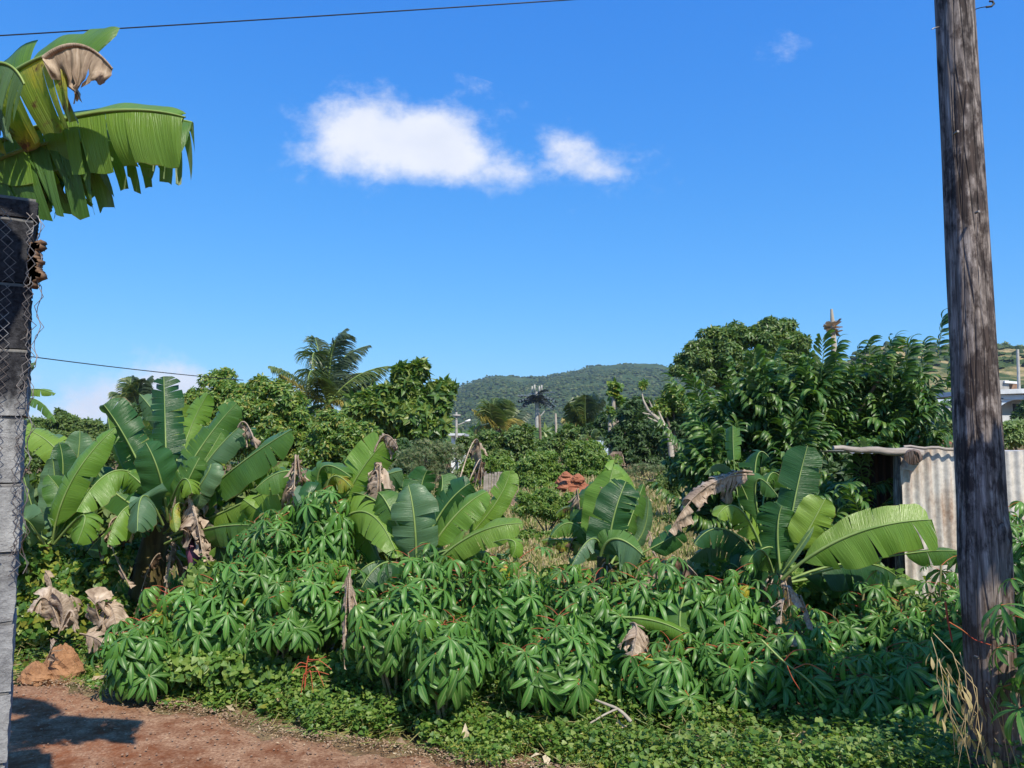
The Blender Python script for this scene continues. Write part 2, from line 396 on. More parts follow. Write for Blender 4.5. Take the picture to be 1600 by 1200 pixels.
def road_mat():
    m = newmat('dirt_road'); q = N(m); c = q.coord('Object'); uv = q.n('ShaderNodeTexCoord').outputs['UV']
    s = q.n('ShaderNodeSeparateXYZ'); q.l.new(uv, s.inputs[0])
    n0 = q.noise(q.coord('Object', (.45, 1.4, 1)), 1.3, 4, .55); n1 = q.noise(c, 5.5, 6, .68); n2 = q.noise(c, 55, 5, .75)
    base = q.ramp(n0, [(.35, (.125, .047, .022)), (.5, (.158, .057, .025)), (.66, (.21, .075, .031))])
    base = q.mix(q.math('MULTIPLY', q.math('SUBTRACT', n1, .5), 2.2, True), base, (.235, .10, .052))
    track = q.ramp(s.outputs[1], [(.03, (1, 1, 1)), (.16, (.80, .80, .84)), (.30, (.82, .82, .86)), (.42, (1.05, 1.0, .95)), (.6, (1.1, 1.05, 1.0)), (.8, (.8, .8, .84))])
    base = q.mix(1.0, base, track, 'MULTIPLY')
    grit = q.n('ShaderNodeTexVoronoi', {'Scale': 90.0}); q.l.new(c, grit.inputs['Vector'])
    edge = q.math('SUBTRACT', q.math('MULTIPLY', n1, 1.0), q.math('MULTIPLY', s.outputs[1], 2.0))
    base = q.mix(q.math('MULTIPLY', q.math('SUBTRACT', edge, .28), 3.5, True), base, q.ramp(n2, [(.35, (.20, .10, .06)), (.65, (.42, .27, .17))]))
    pale = q.math('MULTIPLY', q.math('SUBTRACT', n1, .60), 9, True)
    base = q.mix(q.math('MULTIPLY', pale, .5), base, (.34, .21, .125))
    base = q.mix(1.0, base, q.ramp(n2, [(.3, (.80, .80, .80)), (.7, (1.17, 1.17, 1.17))]), 'MULTIPLY')
    h = q.math('ADD', q.math('MULTIPLY', n1, 1.6), q.math('MULTIPLY', n2, .8)); h = q.math('ADD', h, q.math('MULTIPLY', grit.outputs[0], .5))
    b = q.n('ShaderNodeBump', {'Strength': .4, 'Distance': .008, 'Height': h})
    q.out(q.n('ShaderNodeBsdfPrincipled', {'Base Color': base, 'Roughness': .95, 'Specular IOR Level': .15, 'Normal': b.outputs[0]}).outputs[0]); return m
edge_px = [(-700, 1010), (-250, 1036), (35, 1056), (130, 1066), (220, 1088), (350, 1110), (430, 1136), (600, 1162), (700, 1178), (850, 1196), (1000, 1222), (1400, 1300)]
E = np.array([tuple(ground_at(*p)) for p in edge_px]); E = np.vstack([E, [4.5, 2.4, 0], [14, .2, 0]])
def edge_y(x): return np.interp(x, E[:, 0], E[:, 1])
rx = np.linspace(-7.5, 10, 260); rv = np.linspace(0, 1, 120)**1.3
RX, RV = np.meshgrid(rx, rv)
ey = edge_y(RX) + .05*np.sin(RX*9.0) + .035*np.sin(RX*23+1) + .02*np.sin(RX*51)
RY = ey + RV*(-9 - ey)
RP = np.stack([RX, RY, 0*RX], -1).reshape(-1, 3)
RZ = (.006*wob(RP, 3.0) + .003*wob(RP, 14.0, 2)).reshape(RX.shape)
RZ = RZ + .004 - .045*(1-ss(0, .02, RV)) - .014*np.exp(-((RV-.12)/.05)**2) - .012*np.exp(-((RV-.30)/.05)**2)
me = grid_mesh('dirt_road', RX, RY, RZ, road_mat())
uvl = me.uv_layers.new(name='UVMap'); li = np.empty(len(me.loops), np.int32); me.loops.foreach_get('vertex_index', li)
uvl.data.foreach_set('uv', np.stack([RX.ravel(), RV.ravel()], 1)[li].astype(np.float32).ravel())
road = obj('dirt_road', me); tag(road, kind='structure')

# ---- far hills -----------------------------------------------------------
def hill_mat(name, forest, grass, gthr, gs=.006, fs=.055):
    m = newmat(name); q = N(m); c = q.coord('Object')
    n1 = q.noise(c, gs, 5, .6, .6); n2 = q.noise(c, fs, 5, .7)
    f = q.ramp(n2, [(.3, forest[0]), (.5, forest[1]), (.7, forest[2])])
    g = q.ramp(n2, [(.3, grass[0]), (.7, grass[1])])
    col = q.mix(q.math('MULTIPLY', q.math('SUBTRACT', q.math('ADD', n1, q.math('MULTIPLY', q.math('SUBTRACT', n2, .5), .25)), gthr), 10, True), f, g)
    b = q.n('ShaderNodeBump', {'Strength': 1.0, 'Distance': 3.0, 'Height': n2})
    q.out(q.n('ShaderNodeBsdfPrincipled', {'Base Color': col, 'Roughness': 1, 'Specular IOR Level': .05, 'Normal': b.outputs[0]}).outputs[0]); return m
def hill(name, sky_px, Yr, Yb, nx, ny, mat, rough, x_ext):
    px = np.array([p[0] for p in sky_px], float); pv = np.array([(700-p[1])/1200 for p in sky_px])
    U = np.linspace(x_ext[0], x_ext[1], nx); T = np.linspace(0, 1.7, ny)
    UU, TT = np.meshgrid(U, T)
    H = np.interp(UU*1200+800, px, pv)*Yr + EYE
    H = H*np.where(TT < 1, np.sin(np.clip(TT, 0, 1)*math.pi/2)**1.25, 1-(TT-1)*.9)
    X = UU*(Yb + (Yr-Yb)*np.minimum(TT, 1.0)) ; Y = Yb + (Yr-Yb)*TT
    P = np.stack([X, Y, 0*X], -1).reshape(-1, 3)
    env = np.clip(TT, 0, 1)*(1.02-np.clip(TT, 0, 1)**6)
    Z = H + rough*env*(wob(P, 8.0/Yr).reshape(X.shape) + .6*np.abs(wob(P, 25.0/Yr, 3).reshape(X.shape))) - 2*(TT < .02)
    o = obj(name, grid_mesh(name, X, Y, Z, mat)); tag(o, kind='structure')
    return X, Y, Z
far_px = [(-400, 697), (200, 697), (560, 679), (650, 659), (690, 635), (705, 619), (722, 610), (745, 601), (772, 595), (795, 596), (810, 599), (840, 596), (870, 594), (900, 590), (925, 584), (950, 582), (975, 578), (1000, 580), (1030, 581), (1060, 587), (1150, 597), (1300, 617), (1700, 657), (2400, 697)]
HX, HY, HZ = hill('hill', far_px, 1300, 480, 300, 110, hill_mat('forested_hill', [(.022, .045, .018), (.045, .075, .028), (.085, .105, .045)], [(.13, .15, .05), (.22, .20, .09)], .60), 26, (-.95, .95))
near_px = [(1150, 640), (1250, 610), (1320, 578), (1360, 554), (1400, 547), (1440, 552), (1480, 554), (1540, 553), (1600, 552), (1700, 548), (1900, 560), (2300, 640)]
NX_, NY_, NZ_ = hill('grassy_hill', near_px, 420, 150, 160, 80, hill_mat('dry_grass_hill', [(.03, .055, .02), (.05, .08, .03), (.09, .11, .045)], [(.26, .21, .09), (.38, .28, .15)], .43, .016, .11), 6, (.25, 1.2))

# canopy of the far hill: a wood that reads as one mass
def blob_template(n=1):
    V = [[0, 0, 1.0]]; F = []
    for i in range(6):
        a = i*math.pi/3; V.append([math.cos(a)*.8, math.sin(a)*.8, .62])
    for i in range(6):
        a = i*math.pi/3+.5; V.append([math.cos(a), math.sin(a), .0])
    for i in range(6):
        F.append([0, 1+i, 1+(i+1) % 6]); F.append([1+i, 7+i, 1+(i+1) % 6]); F.append([1+(i+1) % 6, 7+i, 7+(i+1) % 6])
    return np.array(V, float), np.array(F)
BT, BF = blob_template()
def rand_rot_z(n, tilt=.25):
    a = rng.uniform(0, 6.28, n); X = np.stack([np.cos(a), np.sin(a), 0*a], 1)
    Z = np.stack([rng.normal(0, tilt, n), rng.normal(0, tilt, n), np.ones(n)], 1)
    return frames(X, Z)
M['wood_far'] = leaf_mat('far_tree_canopy', [(.030, .052, .022), (.040, .066, .026), (.052, .080, .030), (.095, .115, .048), (.044, .070, .028)], rough=1, trans=0, spec=.05, vary=.1)
def canopy(name, X, Y, Z, n, smin, smax, keep, mat):
    V = []; F = []
    i = rng.integers(0, X.shape[0]-30, n*2); j = rng.integers(0, X.shape[1], n*2)
    P = np.stack([X[i, j], Y[i, j], Z[i, j]], 1); P[:, :2] += rng.normal(0, X.ptp()/X.shape[1]*.6, (len(P), 2))
    k = keep(P); P = P[k][:n]; s = rng.uniform(smin, smax, len(P))
    V, F = scatter(BT*np.array([1, 1, .9]), BF, P, rand_rot_z(len(P)), s)
    V += rng.normal(0, smin*.3, V.shape)
    o = obj(name, mesh(name, V, F, mat, smooth=False)); return o
def keep_far(P):
    u = P[:, 0]/P[:, 1]; return (u > -.12) & (u < .42) & (wob(P, .012, 5) < .36)
X0 = HX.copy()
o = canopy('hillside_wood', HX, HY, HZ, 52000, .8, 2.4, keep_far, M['wood_far'])
tag(o, 'dense green woodland covering the far hillside in the centre', 'woodland', kind='stuff')
def keep_near(P):
    u = P[:, 0]/P[:, 1]; return (u > .3) & (u < .8) & (wob(P, .05, 9) > .12)
o = canopy('hillside_scrub', NX_, NY_, NZ_, 1800, .7, 2.2, keep_near, M['wood_far'])
tag(o, 'dark green scrub dotted over the dry grass hill at right', 'scrub', kind='stuff')

# ================================================================== MAN-MADE THINGS
def wood_pole_mat():
    m = newmat('weathered_wood'); q = N(m)
    c = q.coord('Object'); v = q.coord('Object', (1, 1, .06)); v2 = q.coord('Object', (1, 1, .22))
    gr = q.noise(v, 60, 6, .65); big = q.noise(v2, 5, 5, .6, .4); mid = q.noise(q.coord('Object', (1, 1, .45)), 17, 6, .7)
    col = q.ramp(gr, [(.3, (.07, .058, .053)), (.5, (.185, .155, .142)), (.7, (.42, .37, .34))])
    dark = q.ramp(gr, [(.35, (.018, .014, .014)), (.65, (.075, .055, .048))])
    f = q.math('ADD', q.math('MULTIPLY', big, .50), q.math('MULTIPLY', mid, .60))
    col = q.mix(q.math('MULTIPLY', q.math('SUBTRACT', f, .510), 11, True), col, dark)
    sz = q.n('ShaderNodeSeparateXYZ'); q.l.new(c, sz.inputs[0])
    low = q.math('MULTIPLY', q.math('SUBTRACT', 1.15, sz.outputs[2]), 1.6, True)
    col = q.mix(q.math('MULTIPLY', low, .55), col, (.16, .095, .06))
    cr = q.n('ShaderNodeTexVoronoi', {'Scale': 26.0}, feature='DISTANCE_TO_EDGE'); q.l.new(q.coord('Object', (1, 1, .05)), cr.inputs['Vector'])
    crack = q.math('MULTIPLY', cr.outputs[0], 12, True)
    col = q.mix(1.0, col, q.ramp(crack, [(0, (.42, .38, .36)), (.35, (1, 1, 1))]), 'MULTIPLY')
    h = q.math('ADD', q.math('MULTIPLY', gr, .7), q.math('MULTIPLY', crack, .7))
    b = q.n('ShaderNodeBump', {'Strength': .9, 'Distance': .008, 'Height': h})
    q.out(q.n('ShaderNodeBsdfPrincipled', {'Base Color': col, 'Roughness': .85, 'Specular IOR Level': .25, 'Normal': b.outputs[0]}).outputs[0]); return m
M['pole'] = wood_pole_mat()
M['wire'] = plain_mat('black_wire', (.015, .015, .017), (.03, .03, .033), 5, .5, bump=0)
M['steel'] = plain_mat('rusty_steel', (.16, .12, .10), (.30, .28, .27), 12, .5, metal=.6, bump=.1)
def build_pole():
    a = at(1556, 1200, 3.8); b = at(1491, 0, 3.9); d = (b-a)/(b.z-a.z)
    base = a + d*(0-a.z); top = base + d*5.6
    root = thing('utility_pole', 'tall weathered grey wooden utility pole standing beside the corrugated metal at right', 'pole', base)
    nz, na = 360, 72; V = []
    z = np.linspace(-.15, 5.6, nz); ang = np.arange(na)*2*math.pi/na
    Zg, Ag = np.meshgrid(z, ang, indexing='ij')
    ctl = np.interp(z, [0, .25, .9, 1.15, 1.45, 2.2, 3.4, 5.6], [.106, .108, .112, .118, .108, .103, .094, .086])
    Pn = np.stack([np.cos(Ag)*2.2, np.sin(Ag)*2.2, Zg*.35], -1).reshape(-1, 3)
    r = ctl[:, None] + .006*wob(Pn, 1.6).reshape(nz, na) + .0028*wob(Pn*np.array([3, 3, 1.3]), 2.2, 4).reshape(nz, na)
    flake = np.clip(wob(Pn*np.array([2, 2, 4.]), 2.4, 8).reshape(nz, na)-.25, 0, 1); r = r - .008*flake
    for (kz, ka, kr) in ((1.28, -1.1, .016), (2.55, -1.9, .009), (.55, -2.2, .010), (3.4, -1.4, .007)):
        dd = ((Zg-kz)/.07)**2 + (np.angle(np.exp(1j*(Ag-ka)))*.11/.045)**2; r = r + kr*np.exp(-dd) - kr*.9*np.exp(-dd*9)
    X = base.x + d.x*Zg + r*np.cos(Ag); Y = base.y + d.y*Zg + r*np.sin(Ag)
    Vv = np.stack([X, Y, Zg], -1).reshape(-1, 3); i = np.arange(nz*na).reshape(nz, na); i2 = np.roll(i, -1, 1)
    F = np.stack([i[:-1], i2[:-1], i2[1:], i[1:]], -1).reshape(-1, 4)
    mb = MB(); mb.add(Vv, F); ring = Vv[-na:]; mb.add(np.vstack([ring, ring.mean(0)]), [[j, (j+1) % na, na] for j in range(na)])
    child(mb, 'shaft', M['pole'], root)
    h = MB(); p = at(1519, 16, 3.84)
    h.tube([p, at(1532, 12, 3.80), at(1543, 10, 3.79)], .0022, 6)
    h.tube([at(1541, 11, 3.79), at(1549, 10, 3.79), at(1553, 6, 3.79), at(1551, 2, 3.79), at(1546, 2, 3.79)], .0055, 8)
    child(h, 'wire_hook', M['wire'], root)
    h = MB(); h.tube([at(1467, 42, 3.84), at(1459, 44, 3.82), at(1456, 46, 3.82)], .0028, 6); child(h, 'nail', M['steel'], root)
    for (px, py) in ((1529, 1028), (1497, 205), (1530, 330)):
        h = MB(); c = at(px, py, 3.705); h.tube([c+Vector((0, .03, 0)), c], .006, 10); child(h, 'nail', M['steel'], root)
    return root
build_pole()

# overhead cables
def cable(pts, r, name, label):
    mb = MB(); P = [Vector(p) for p in pts]; Q = []
    for i in range(len(P)-1):
        for k in range(14): Q.append(P[i].lerp(P[i+1], k/14))
    Q.append(P[-1]); Q = np.array([tuple(q) for q in Q])
    n = len(Q); t = np.linspace(0, 1, n)
    mb.tube(Q, r, 6); o = mb.build(name, M['wire'], origin=tuple(Q[0])); tag(o, label, 'cable'); return o
def sag(a, b, s, n=12): return [a.lerp(b, i/n) + Vector((0, 0, -s*4*(i/n)*(1-i/n))) for i in range(n+1)]
cable(sag(at(-420, 80, 7.0), at(1250, -25, 8.5), .02), .0065, 'overhead_cable', 'thin black cable crossing the top of the sky above the clouds')
cable(sag(at(-200, 522, 9.5), at(380, 594, 16.0), .05), .0085, 'overhead_cable', 'thin black cable running from behind the block pillar to the hedge trees')

# breeze block pillar with chain link mesh
def block_mat():
    m = newmat('concrete_block'); q = N(m); c = q.coord('Object'); n1 = q.noise(c, 7, 6, .65); n2 = q.noise(c, 60, 5, .7); n3 = q.noise(q.coord('Object', (1, 1, .35)), 9, 5, .6)
    col = q.ramp(q.math('ADD', q.math('MULTIPLY', n1, .6), q.math('MULTIPLY', n2, .4)), [(.34, (.13, .13, .135)), (.5, (.25, .25, .25)), (.66, (.38, .38, .375))])
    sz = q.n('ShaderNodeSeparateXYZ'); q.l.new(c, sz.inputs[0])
    moss_shade = q.math('ADD', q.math('SUBTRACT', sz.outputs[2], 1.78), q.math('MULTIPLY', q.math('SUBTRACT', n3, .5), 1.5))     # black growth and leaf shade painted down from the top
    col = q.mix(q.math('MULTIPLY', moss_shade, 4.0, True), col, q.ramp(n2, [(.35, (.014, .014, .017)), (.65, (.05, .05, .055))]))
    b = q.n('ShaderNodeBump', {'Strength': .9, 'Distance': .008, 'Height': q.math('ADD', n2, n1)})
    q.out(q.n('ShaderNodeBsdfPrincipled', {'Base Color': col, 'Roughness': .95, 'Specular IOR Level': .1, 'Normal': b.outputs[0]}).outputs[0]); return m
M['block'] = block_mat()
M['block_dark'] = plain_mat('mossy_shaded_block', (.022, .022, .026), (.065, .065, .07), 7, .95, bump=1.0, bscale=60, bdist=.012, spec=.1)  # moss and leaf shade put into one dark colour
M['mortar'] = plain_mat('mortar', (.12, .115, .11), (.2, .19, .18), 9, .95, bump=.6)
PROT = R(31)
def rough_box(mb, c, d, rot, amp=.006, n=(7, 5, 7)):
    """a block whose faces are subdivided and roughened, so that its outline is chipped"""
    d = np.array(d)/2
    for ax in range(3):
        for sgn in (-1, 1):
            u, v = [k for k in range(3) if k != ax]
            a, b = np.meshgrid(np.linspace(-1, 1, n[u]), np.linspace(-1, 1, n[v]), indexing='ij')
            P = np.zeros(a.shape+(3,)); P[..., ax] = sgn; P[..., u] = a; P[..., v] = b
            P = (P*d).reshape(-1, 3)
            W0 = P@np.array(rot).T + np.array(c)
            off = amp*wob(W0, 21)+amp*.7*wob(W0, 57, 3)
            e = P/(np.linalg.norm(P, axis=1)[:, None])
            W0 = W0 + (e@np.array(rot).T)*off[:, None]
            i = np.arange(a.size).reshape(a.shape); F = np.stack([i[:-1, :-1], i[1:, :-1], i[1:, 1:], i[:-1, 1:]], -1).reshape(-1, 4)
            if (sgn > 0) == (ax == 1): F = F[:, ::-1]
            mb.add(W0, F)
PB = at(8, 1200, 2.32); PT = at(57, 316, 2.32)
pill_dx = (PT.x-PB.x)/(PT.z-PB.z)
def build_pillar():
    edge = Vector((PB.x, 2.32, 0)); base = edge + Matrix.Rotation(PROT, 3, 'Z') @ Vector((-.195, .14, 0))
    root = thing('block_pillar', 'rough grey concrete block pillar at the left edge, dark at its top', 'pillar', base)
    rot = Matrix.Rotation(PROT, 3, 'Z'); z = -.02; k = 0; top = PT.z
    while z < top - .02:
        h = .19 if z + .2 < top else top - z
        darkb = z+.1 > at(40, 660, 2.32).z; mb = MB(); cx = base.x + pill_dx*(z+h/2) + random.uniform(-.006, .006)
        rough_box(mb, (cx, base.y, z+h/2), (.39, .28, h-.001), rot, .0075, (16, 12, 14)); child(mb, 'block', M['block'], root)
        mb = MB(); mb.box((cx, base.y, z+h+.002), (.384, .274, .014), rot); child(mb, 'mortar_joint', M['mortar'], root)
        z += .202; k += 1
build_pillar()
def build_chainlink():
    mb = MB(); step = .031; Yw = 2.285
    c0 = at(-30, 900, Yw); c1 = at(60, 318, Yw)
    nrow = int((c1.z-c0.z)/step)
    for side in (-1, 1):
        for k in range(-2, 9):
            pts = []
            for r_ in range(nrow+1):
                zz = c0.z + r_*step; xr = PB.x + pill_dx*(zz-PB.z)
                dl = .045 + k*.062 - side*(.0155 if r_ % 2 else -.0155) - .005*math.sin(r_*.7+k); x = xr - dl*math.cos(PROT)
                y = 2.30 - dl*math.sin(PROT) - .012*abs(math.sin(k*1.3+r_*.21)) - .004*(r_ % 2)*side - .02*abs(math.sin(r_*.13))
                if k < 0: x = min(x, xr + .018 + .012*math.sin(r_*1.9))
                pts.append((x, y, zz))
            mb.tube(pts, .0014, 4, cap=False)
    for q in range(7):   # loose wire ends curling off the edge
        zz = c0.z + (q+.5)*(c1.z-c0.z)/7; xr = PB.x + pill_dx*(zz-PB.z)
        mb.tube([(xr-.01, Yw+.02, zz), (xr+.018, Yw, zz+.012), (xr+.022, Yw-.01, zz-.012), (xr+.004, Yw-.01, zz-.022)], .0014, 4)
    o = mb.build('chain_link_mesh', M['steel'], origin=tuple(c0)); tag(o, 'rusty chain link wire mesh stretched over the grey block pillar', 'wire mesh')
build_chainlink()
# dark shredded bark netting sticking out to the right of the pillar top
mb = MB()
for q in range(26):
    zz = at(60, 380+q*2.6, 2.3).z; xr = PB.x + pill_dx*(zz-PB.z)
    w = random.uniform(.01, .05); mb.box((xr+w*.25, 2.32, zz), (w, .03, random.uniform(.008, .02)), Matrix.Rotation(random.uniform(-.8, .8), 3, 'Y'))
o = mb.build('dry_bark_scrap', M['dry_dark'], origin=(PT.x, 2.32, at(60, 400, 2.3).z)); tag(o, 'small dark scrap of dry bark caught on the side of the block pillar', 'bark')

# corrugated shed
def corr_mat(name, rust):
    m = newmat(name); q = N(m); c = q.coord('Object'); v = q.coord('Object', (1, 1, .16))
    n1 = q.noise(v, 9, 5, .6); n2 = q.noise(c, 26, 6, .7); n3 = q.noise(c, 2.2, 4, .6)
    zinc = q.ramp(n2, [(.3, (.44, .41, .37)), (.7, (.70, .65, .58))])
    ru = q.ramp(n2, [(.3, (.23, .14, .095)), (.7, (.50, .40, .31))])
    f = q.math('ADD', q.math('MULTIPLY', n1, .7), q.math('MULTIPLY', n3, .4))
    col = q.mix(q.math('MULTIPLY', q.math('SUBTRACT', f, .66-rust), 6, True), zinc, ru)
    mt = q.math('SUBTRACT', .35, q.math('MULTIPLY', n1, .35))
    b = q.n('ShaderNodeBump', {'Strength': .25, 'Distance': .004, 'Height': n2})
    q.out(q.n('ShaderNodeBsdfPrincipled', {'Base Color': col, 'Roughness': .55, 'Metallic': mt, 'Normal': b.outputs[0]}).outputs[0]); return m
M['corr'] = corr_mat('rusty_corrugated_iron', .17); M['corr2'] = corr_mat('galvanised_corrugated_iron', .02)
def corr_sheet(root, x0, x1, y, z0, z1, mat, name='corrugated_sheet', pitch=.076, tilt=0.0, seed=0):
    nx = int((x1-x0)/pitch*8); nz = 14
    x = np.linspace(x0, x1, nx); z = np.linspace(z0, z1, nz); Xg, Zg = np.meshgrid(x, z)
    Yg = y + .011*np.sin((Xg-x0)*2*math.pi/pitch) + tilt*(Zg-z0) + .006*np.sin(Zg*2.1+seed)*np.sin(Xg*3)
    Zg = Zg + np.where(Zg > z1-.01, .006*np.sin(Xg*17+seed), 0)
    mb = MB()
    for dy, flip in ((0, 0), (.0016, 1)):
        V = np.stack([Xg, Yg+dy, Zg], -1).reshape(-1, 3); i = np.arange(nx*nz).reshape(nz, nx)
        F = np.stack([i[:-1, :-1], i[:-1, 1:], i[1:, 1:], i[1:, :-1]], -1).reshape(-1, 4)
        mb.add(V, F[:, ::-1] if flip else F)
    child(mb, name, mat, root)
M['shade_iron'] = plain_mat('old_iron_painted_shade', (.018, .014, .012), (.05, .035, .028), 5, .8, (1, 1, .3), .2)  # near-black colour stands in for the shade inside the shed
def build_shed():
    Ys = 5.95; p0 = at(1405, 700, Ys); x0 = p0.x; zt = p0.z
    root = thing('corrugated_shed', 'low shack wall of rusty corrugated iron sheets behind the wooden pole', 'shed', (x0, Ys, 0))
    corr_sheet(root, x0+.01, x0+.60, Ys, .05, zt-.005, M['corr'])
    corr_sheet(root, x0+.57, x0+1.33, Ys+.018, .03, zt-.02, M['corr2'], seed=2)
    corr_sheet(root, x0+1.30, x0+2.06, Ys+.002, .03, zt-.03, M['corr2'], seed=4)
    mb = MB(); mb.tube([(x0+.03, Ys+.09, -.05), (x0+.02, Ys+.09, 1.0), (x0+.04, Ys+.09, zt-.04)], [.045, .042, .04], 12, rough=.04); child(mb, 'corner_post', M['pole'], root)
    mb = MB(); mb.tube([(x0+1.9, Ys+.09, -.05), (x0+1.9, Ys+.09, zt-.05)], .045, 12, rough=.04); child(mb, 'corner_post', M['pole'], root)
    # open left end: a low roof and a shade-dark back wall added to keep the inside dark
    xb0 = at(1332, 700, Ys+1.5).x; xb1 = x0+2.0; n = 90
    for k in range(3):
        xa = at(1318, 700, Ys).x if k == 0 else x0-.0+(k-1)*.95; xe = x0+.05 if k == 0 else x0+.02+k*.97
        xg = np.linspace(xa, xe, n); V = []
        for yy_, sh in ((Ys+.03, 0.0), (Ys+1.55, (xb0-xa) if k == 0 else 0.0)):
            xx = xg + sh*(xe-xg)/(xe-xa); V += list(np.stack([xx, np.full(n, yy_), zt-.035+.009*np.sin(xg*2*math.pi/.076)+.003*k], 1))
        mb = MB(); mb.add(V, [[j_, j_+1, n+j_+1, n+j_] for j_ in range(n-1)]); child(mb, 'roof_sheet', M['corr2'], root)
    corr_sheet(root, xb0, xb1, Ys+1.5, .0, zt-.05, M['shade_iron'], 'back_sheet')
    # ragged folded metal at the corner
    mb = MB()
    pts = [at(1406, 728, Ys-.02), at(1424, 706, Ys-.03), at(1441, 700, Ys-.04), at(1438, 716, Ys-.07), at(1431, 742, Ys-.06), at(1424, 735, Ys-.05), at(1412, 733, Ys-.03), at(1408, 760, Ys-.02)]
    V = [tuple(p) for p in pts]; mb.add(V, [[0, 1, 6, 7]]); mb.add(V, [[1, 2, 3, 6]]); mb.add(V, [[3, 4, 5, 6]]); child(mb, 'folded_flashing', M['corr'], root, smooth=False)
    return root
build_shed()
def log(name, label, a, b, r0, r1, cat='timber', mat=None, rough=.05, n=16):
    mb = MB(); P = [Vector(a).lerp(Vector(b), k/10) + Vector((0, 0, .006*math.sin(k*1.7))) for k in range(11)]
    mb.tube(P, np.linspace(r0, r1, 11), n, rough=rough); o = mb.build(name, mat or M['timber'], origin=tuple(a)); tag(o, label, cat); return o
M['timber'] = plain_mat('bleached_timber', (.17, .145, .125), (.40, .35, .31), 12, .85, (.2, 1, 1), .6)
log('timber_beam', 'bleached timber beam sticking out left from the top of the corrugated shed', at(1302, 700, 5.80), at(1440, 708, 5.86), .018, .032)
log('log', 'short dark log end under the timber beam at the shed corner', at(1425, 715, 5.66), at(1431, 712, 6.0), .052, .052, mat=M['pole'])
log('timber_beam', 'thin grey pole lying on the top edge of the rusty corrugated sheet', at(1412, 698, 5.9), at(1520, 703, 5.9), .010, .013)

# ---- far buildings, poles -------------------------------------------------
M['wall_blue'] = plain_mat('pale_blue_paint', (.42, .50, .60), (.50, .57, .66), 1.5, .8, bump=.05)
M['wall_grey'] = plain_mat('grey_render', (.38, .38, .37), (.52, .52, .50), 1.2, .9, bump=.1)
M['white'] = plain_mat('white_paint', (.70, .70, .68), (.80, .80, .78), 2, .7, bump=.02)
M['roof'] = plain_mat('pale_roof', (.42, .44, .46), (.55, .57, .6), 2, .6, bump=.05)
M['dark'] = plain_mat('dark_opening', (.02, .022, .025), (.04, .042, .045), 2, .4, bump=0)
M['conc'] = plain_mat('pale_concrete', (.30, .285, .26), (.42, .40, .37), 4, .9, bump=.1)
def pbox(px0, py0, px1, py1, Y, depth, z0=None):
    a = at(px0, py0, Y); b = at(px1, py1, Y)
    zb = b.z if z0 is None else z0
    return ((a.x+b.x)/2, Y+depth/2, (a.z+zb)/2), (abs(b.x-a.x), depth, abs(a.z-zb))
def build_house():
    Y = 58
    c0 = at(1540, 655, Y); root = thing('house', 'pale blue house with a white arched veranda and flat roof behind the wooden pole', 'house', (c0.x, Y, float(terrain(c0.x, Y))))
    zg = root.location.z-.3
    def part(name, args, mat, dep, z0=None, dy=0, parent=None):
        c, d = pbox(*args, Y+dy, dep, z0); mb = MB(); mb.box(c, d); return child(mb, name, mat, root, smooth=False)
    part('wall', (1492, 624, 1680, 656), M['wall_grey'], 4, zg, 2.2)
    # roof slab, front thickness visible, with a sloping edge
    mb = MB(); a = at(1488, 612, Y); b = at(1690, 604, Y); 
    V = []
    for (p, t) in ((a, .32), (b, .38)):
        for y in (Y-.4, Y+6.5): V += [(p.x, y, p.z), (p.x, y, p.z-t)]
    mb.add(V, [[0, 1, 5, 4], [2, 6, 7, 3], [0, 4, 6, 2], [1, 3, 7, 5], [0, 2, 3, 1], [4, 5, 7, 6]]); child(mb, 'roof', M['roof'], root, smooth=False)
    part('fascia', (1490, 617, 1690, 624), M['wall_blue'], .3)
    for px in (1498, 1563, 1630): part('column', (px-2.5, 622, px+2.5, 650), M['white'], .25, zg, .05)
    for px in (1563, 1630, 1498): part('column_capital', (px-5, 622, px+5, 626), M['white'], .34, None, .0)
    # arches of the veranda
    for (x0, x1) in ((1500, 1561), (1565, 1628), (1632, 1690)):
        mb = MB(); n = 14
        for k in range(n):
            t0, t1 = k/n, (k+1)/n
            def arc(t): return 624 + 9*(abs(2*t-1)**2.6)
            A = at(x0+(x1-x0)*t0, 623, Y+.1); B = at(x0+(x1-x0)*t1, 623, Y+.1); C = at(x0+(x1-x0)*t1, arc(t1)+.4, Y+.1); D = at(x0+(x1-x0)*t0, arc(t0)+.4, Y+.1)
            V = [A, D, C, B]; V = [tuple(v) for v in V] + [(v.x, v.y+.2, v.z) for v in V]
            mb.add(V, [[0, 1, 2, 3], [7, 6, 5, 4], [1, 5, 6, 2]])
        child(mb, 'arch', M['wall_blue'], root, smooth=False)
    part('parapet', (1492, 649, 1690, 658), M['wall_grey'], .2, zg, -.05)
    for px in (1520, 1590, 1650):
        f = part('window', (px-9, 629, px+9, 645), M['white'], .1, None, 2.12)
        c, d = pbox(px-7.5, 630.5, px+7.5, 643.5, Y+2.06, .05); mb = MB(); mb.box(c, d); grandchild(mb, 'pane', M['dark'], f, root, smooth=False)
    return root
build_house()
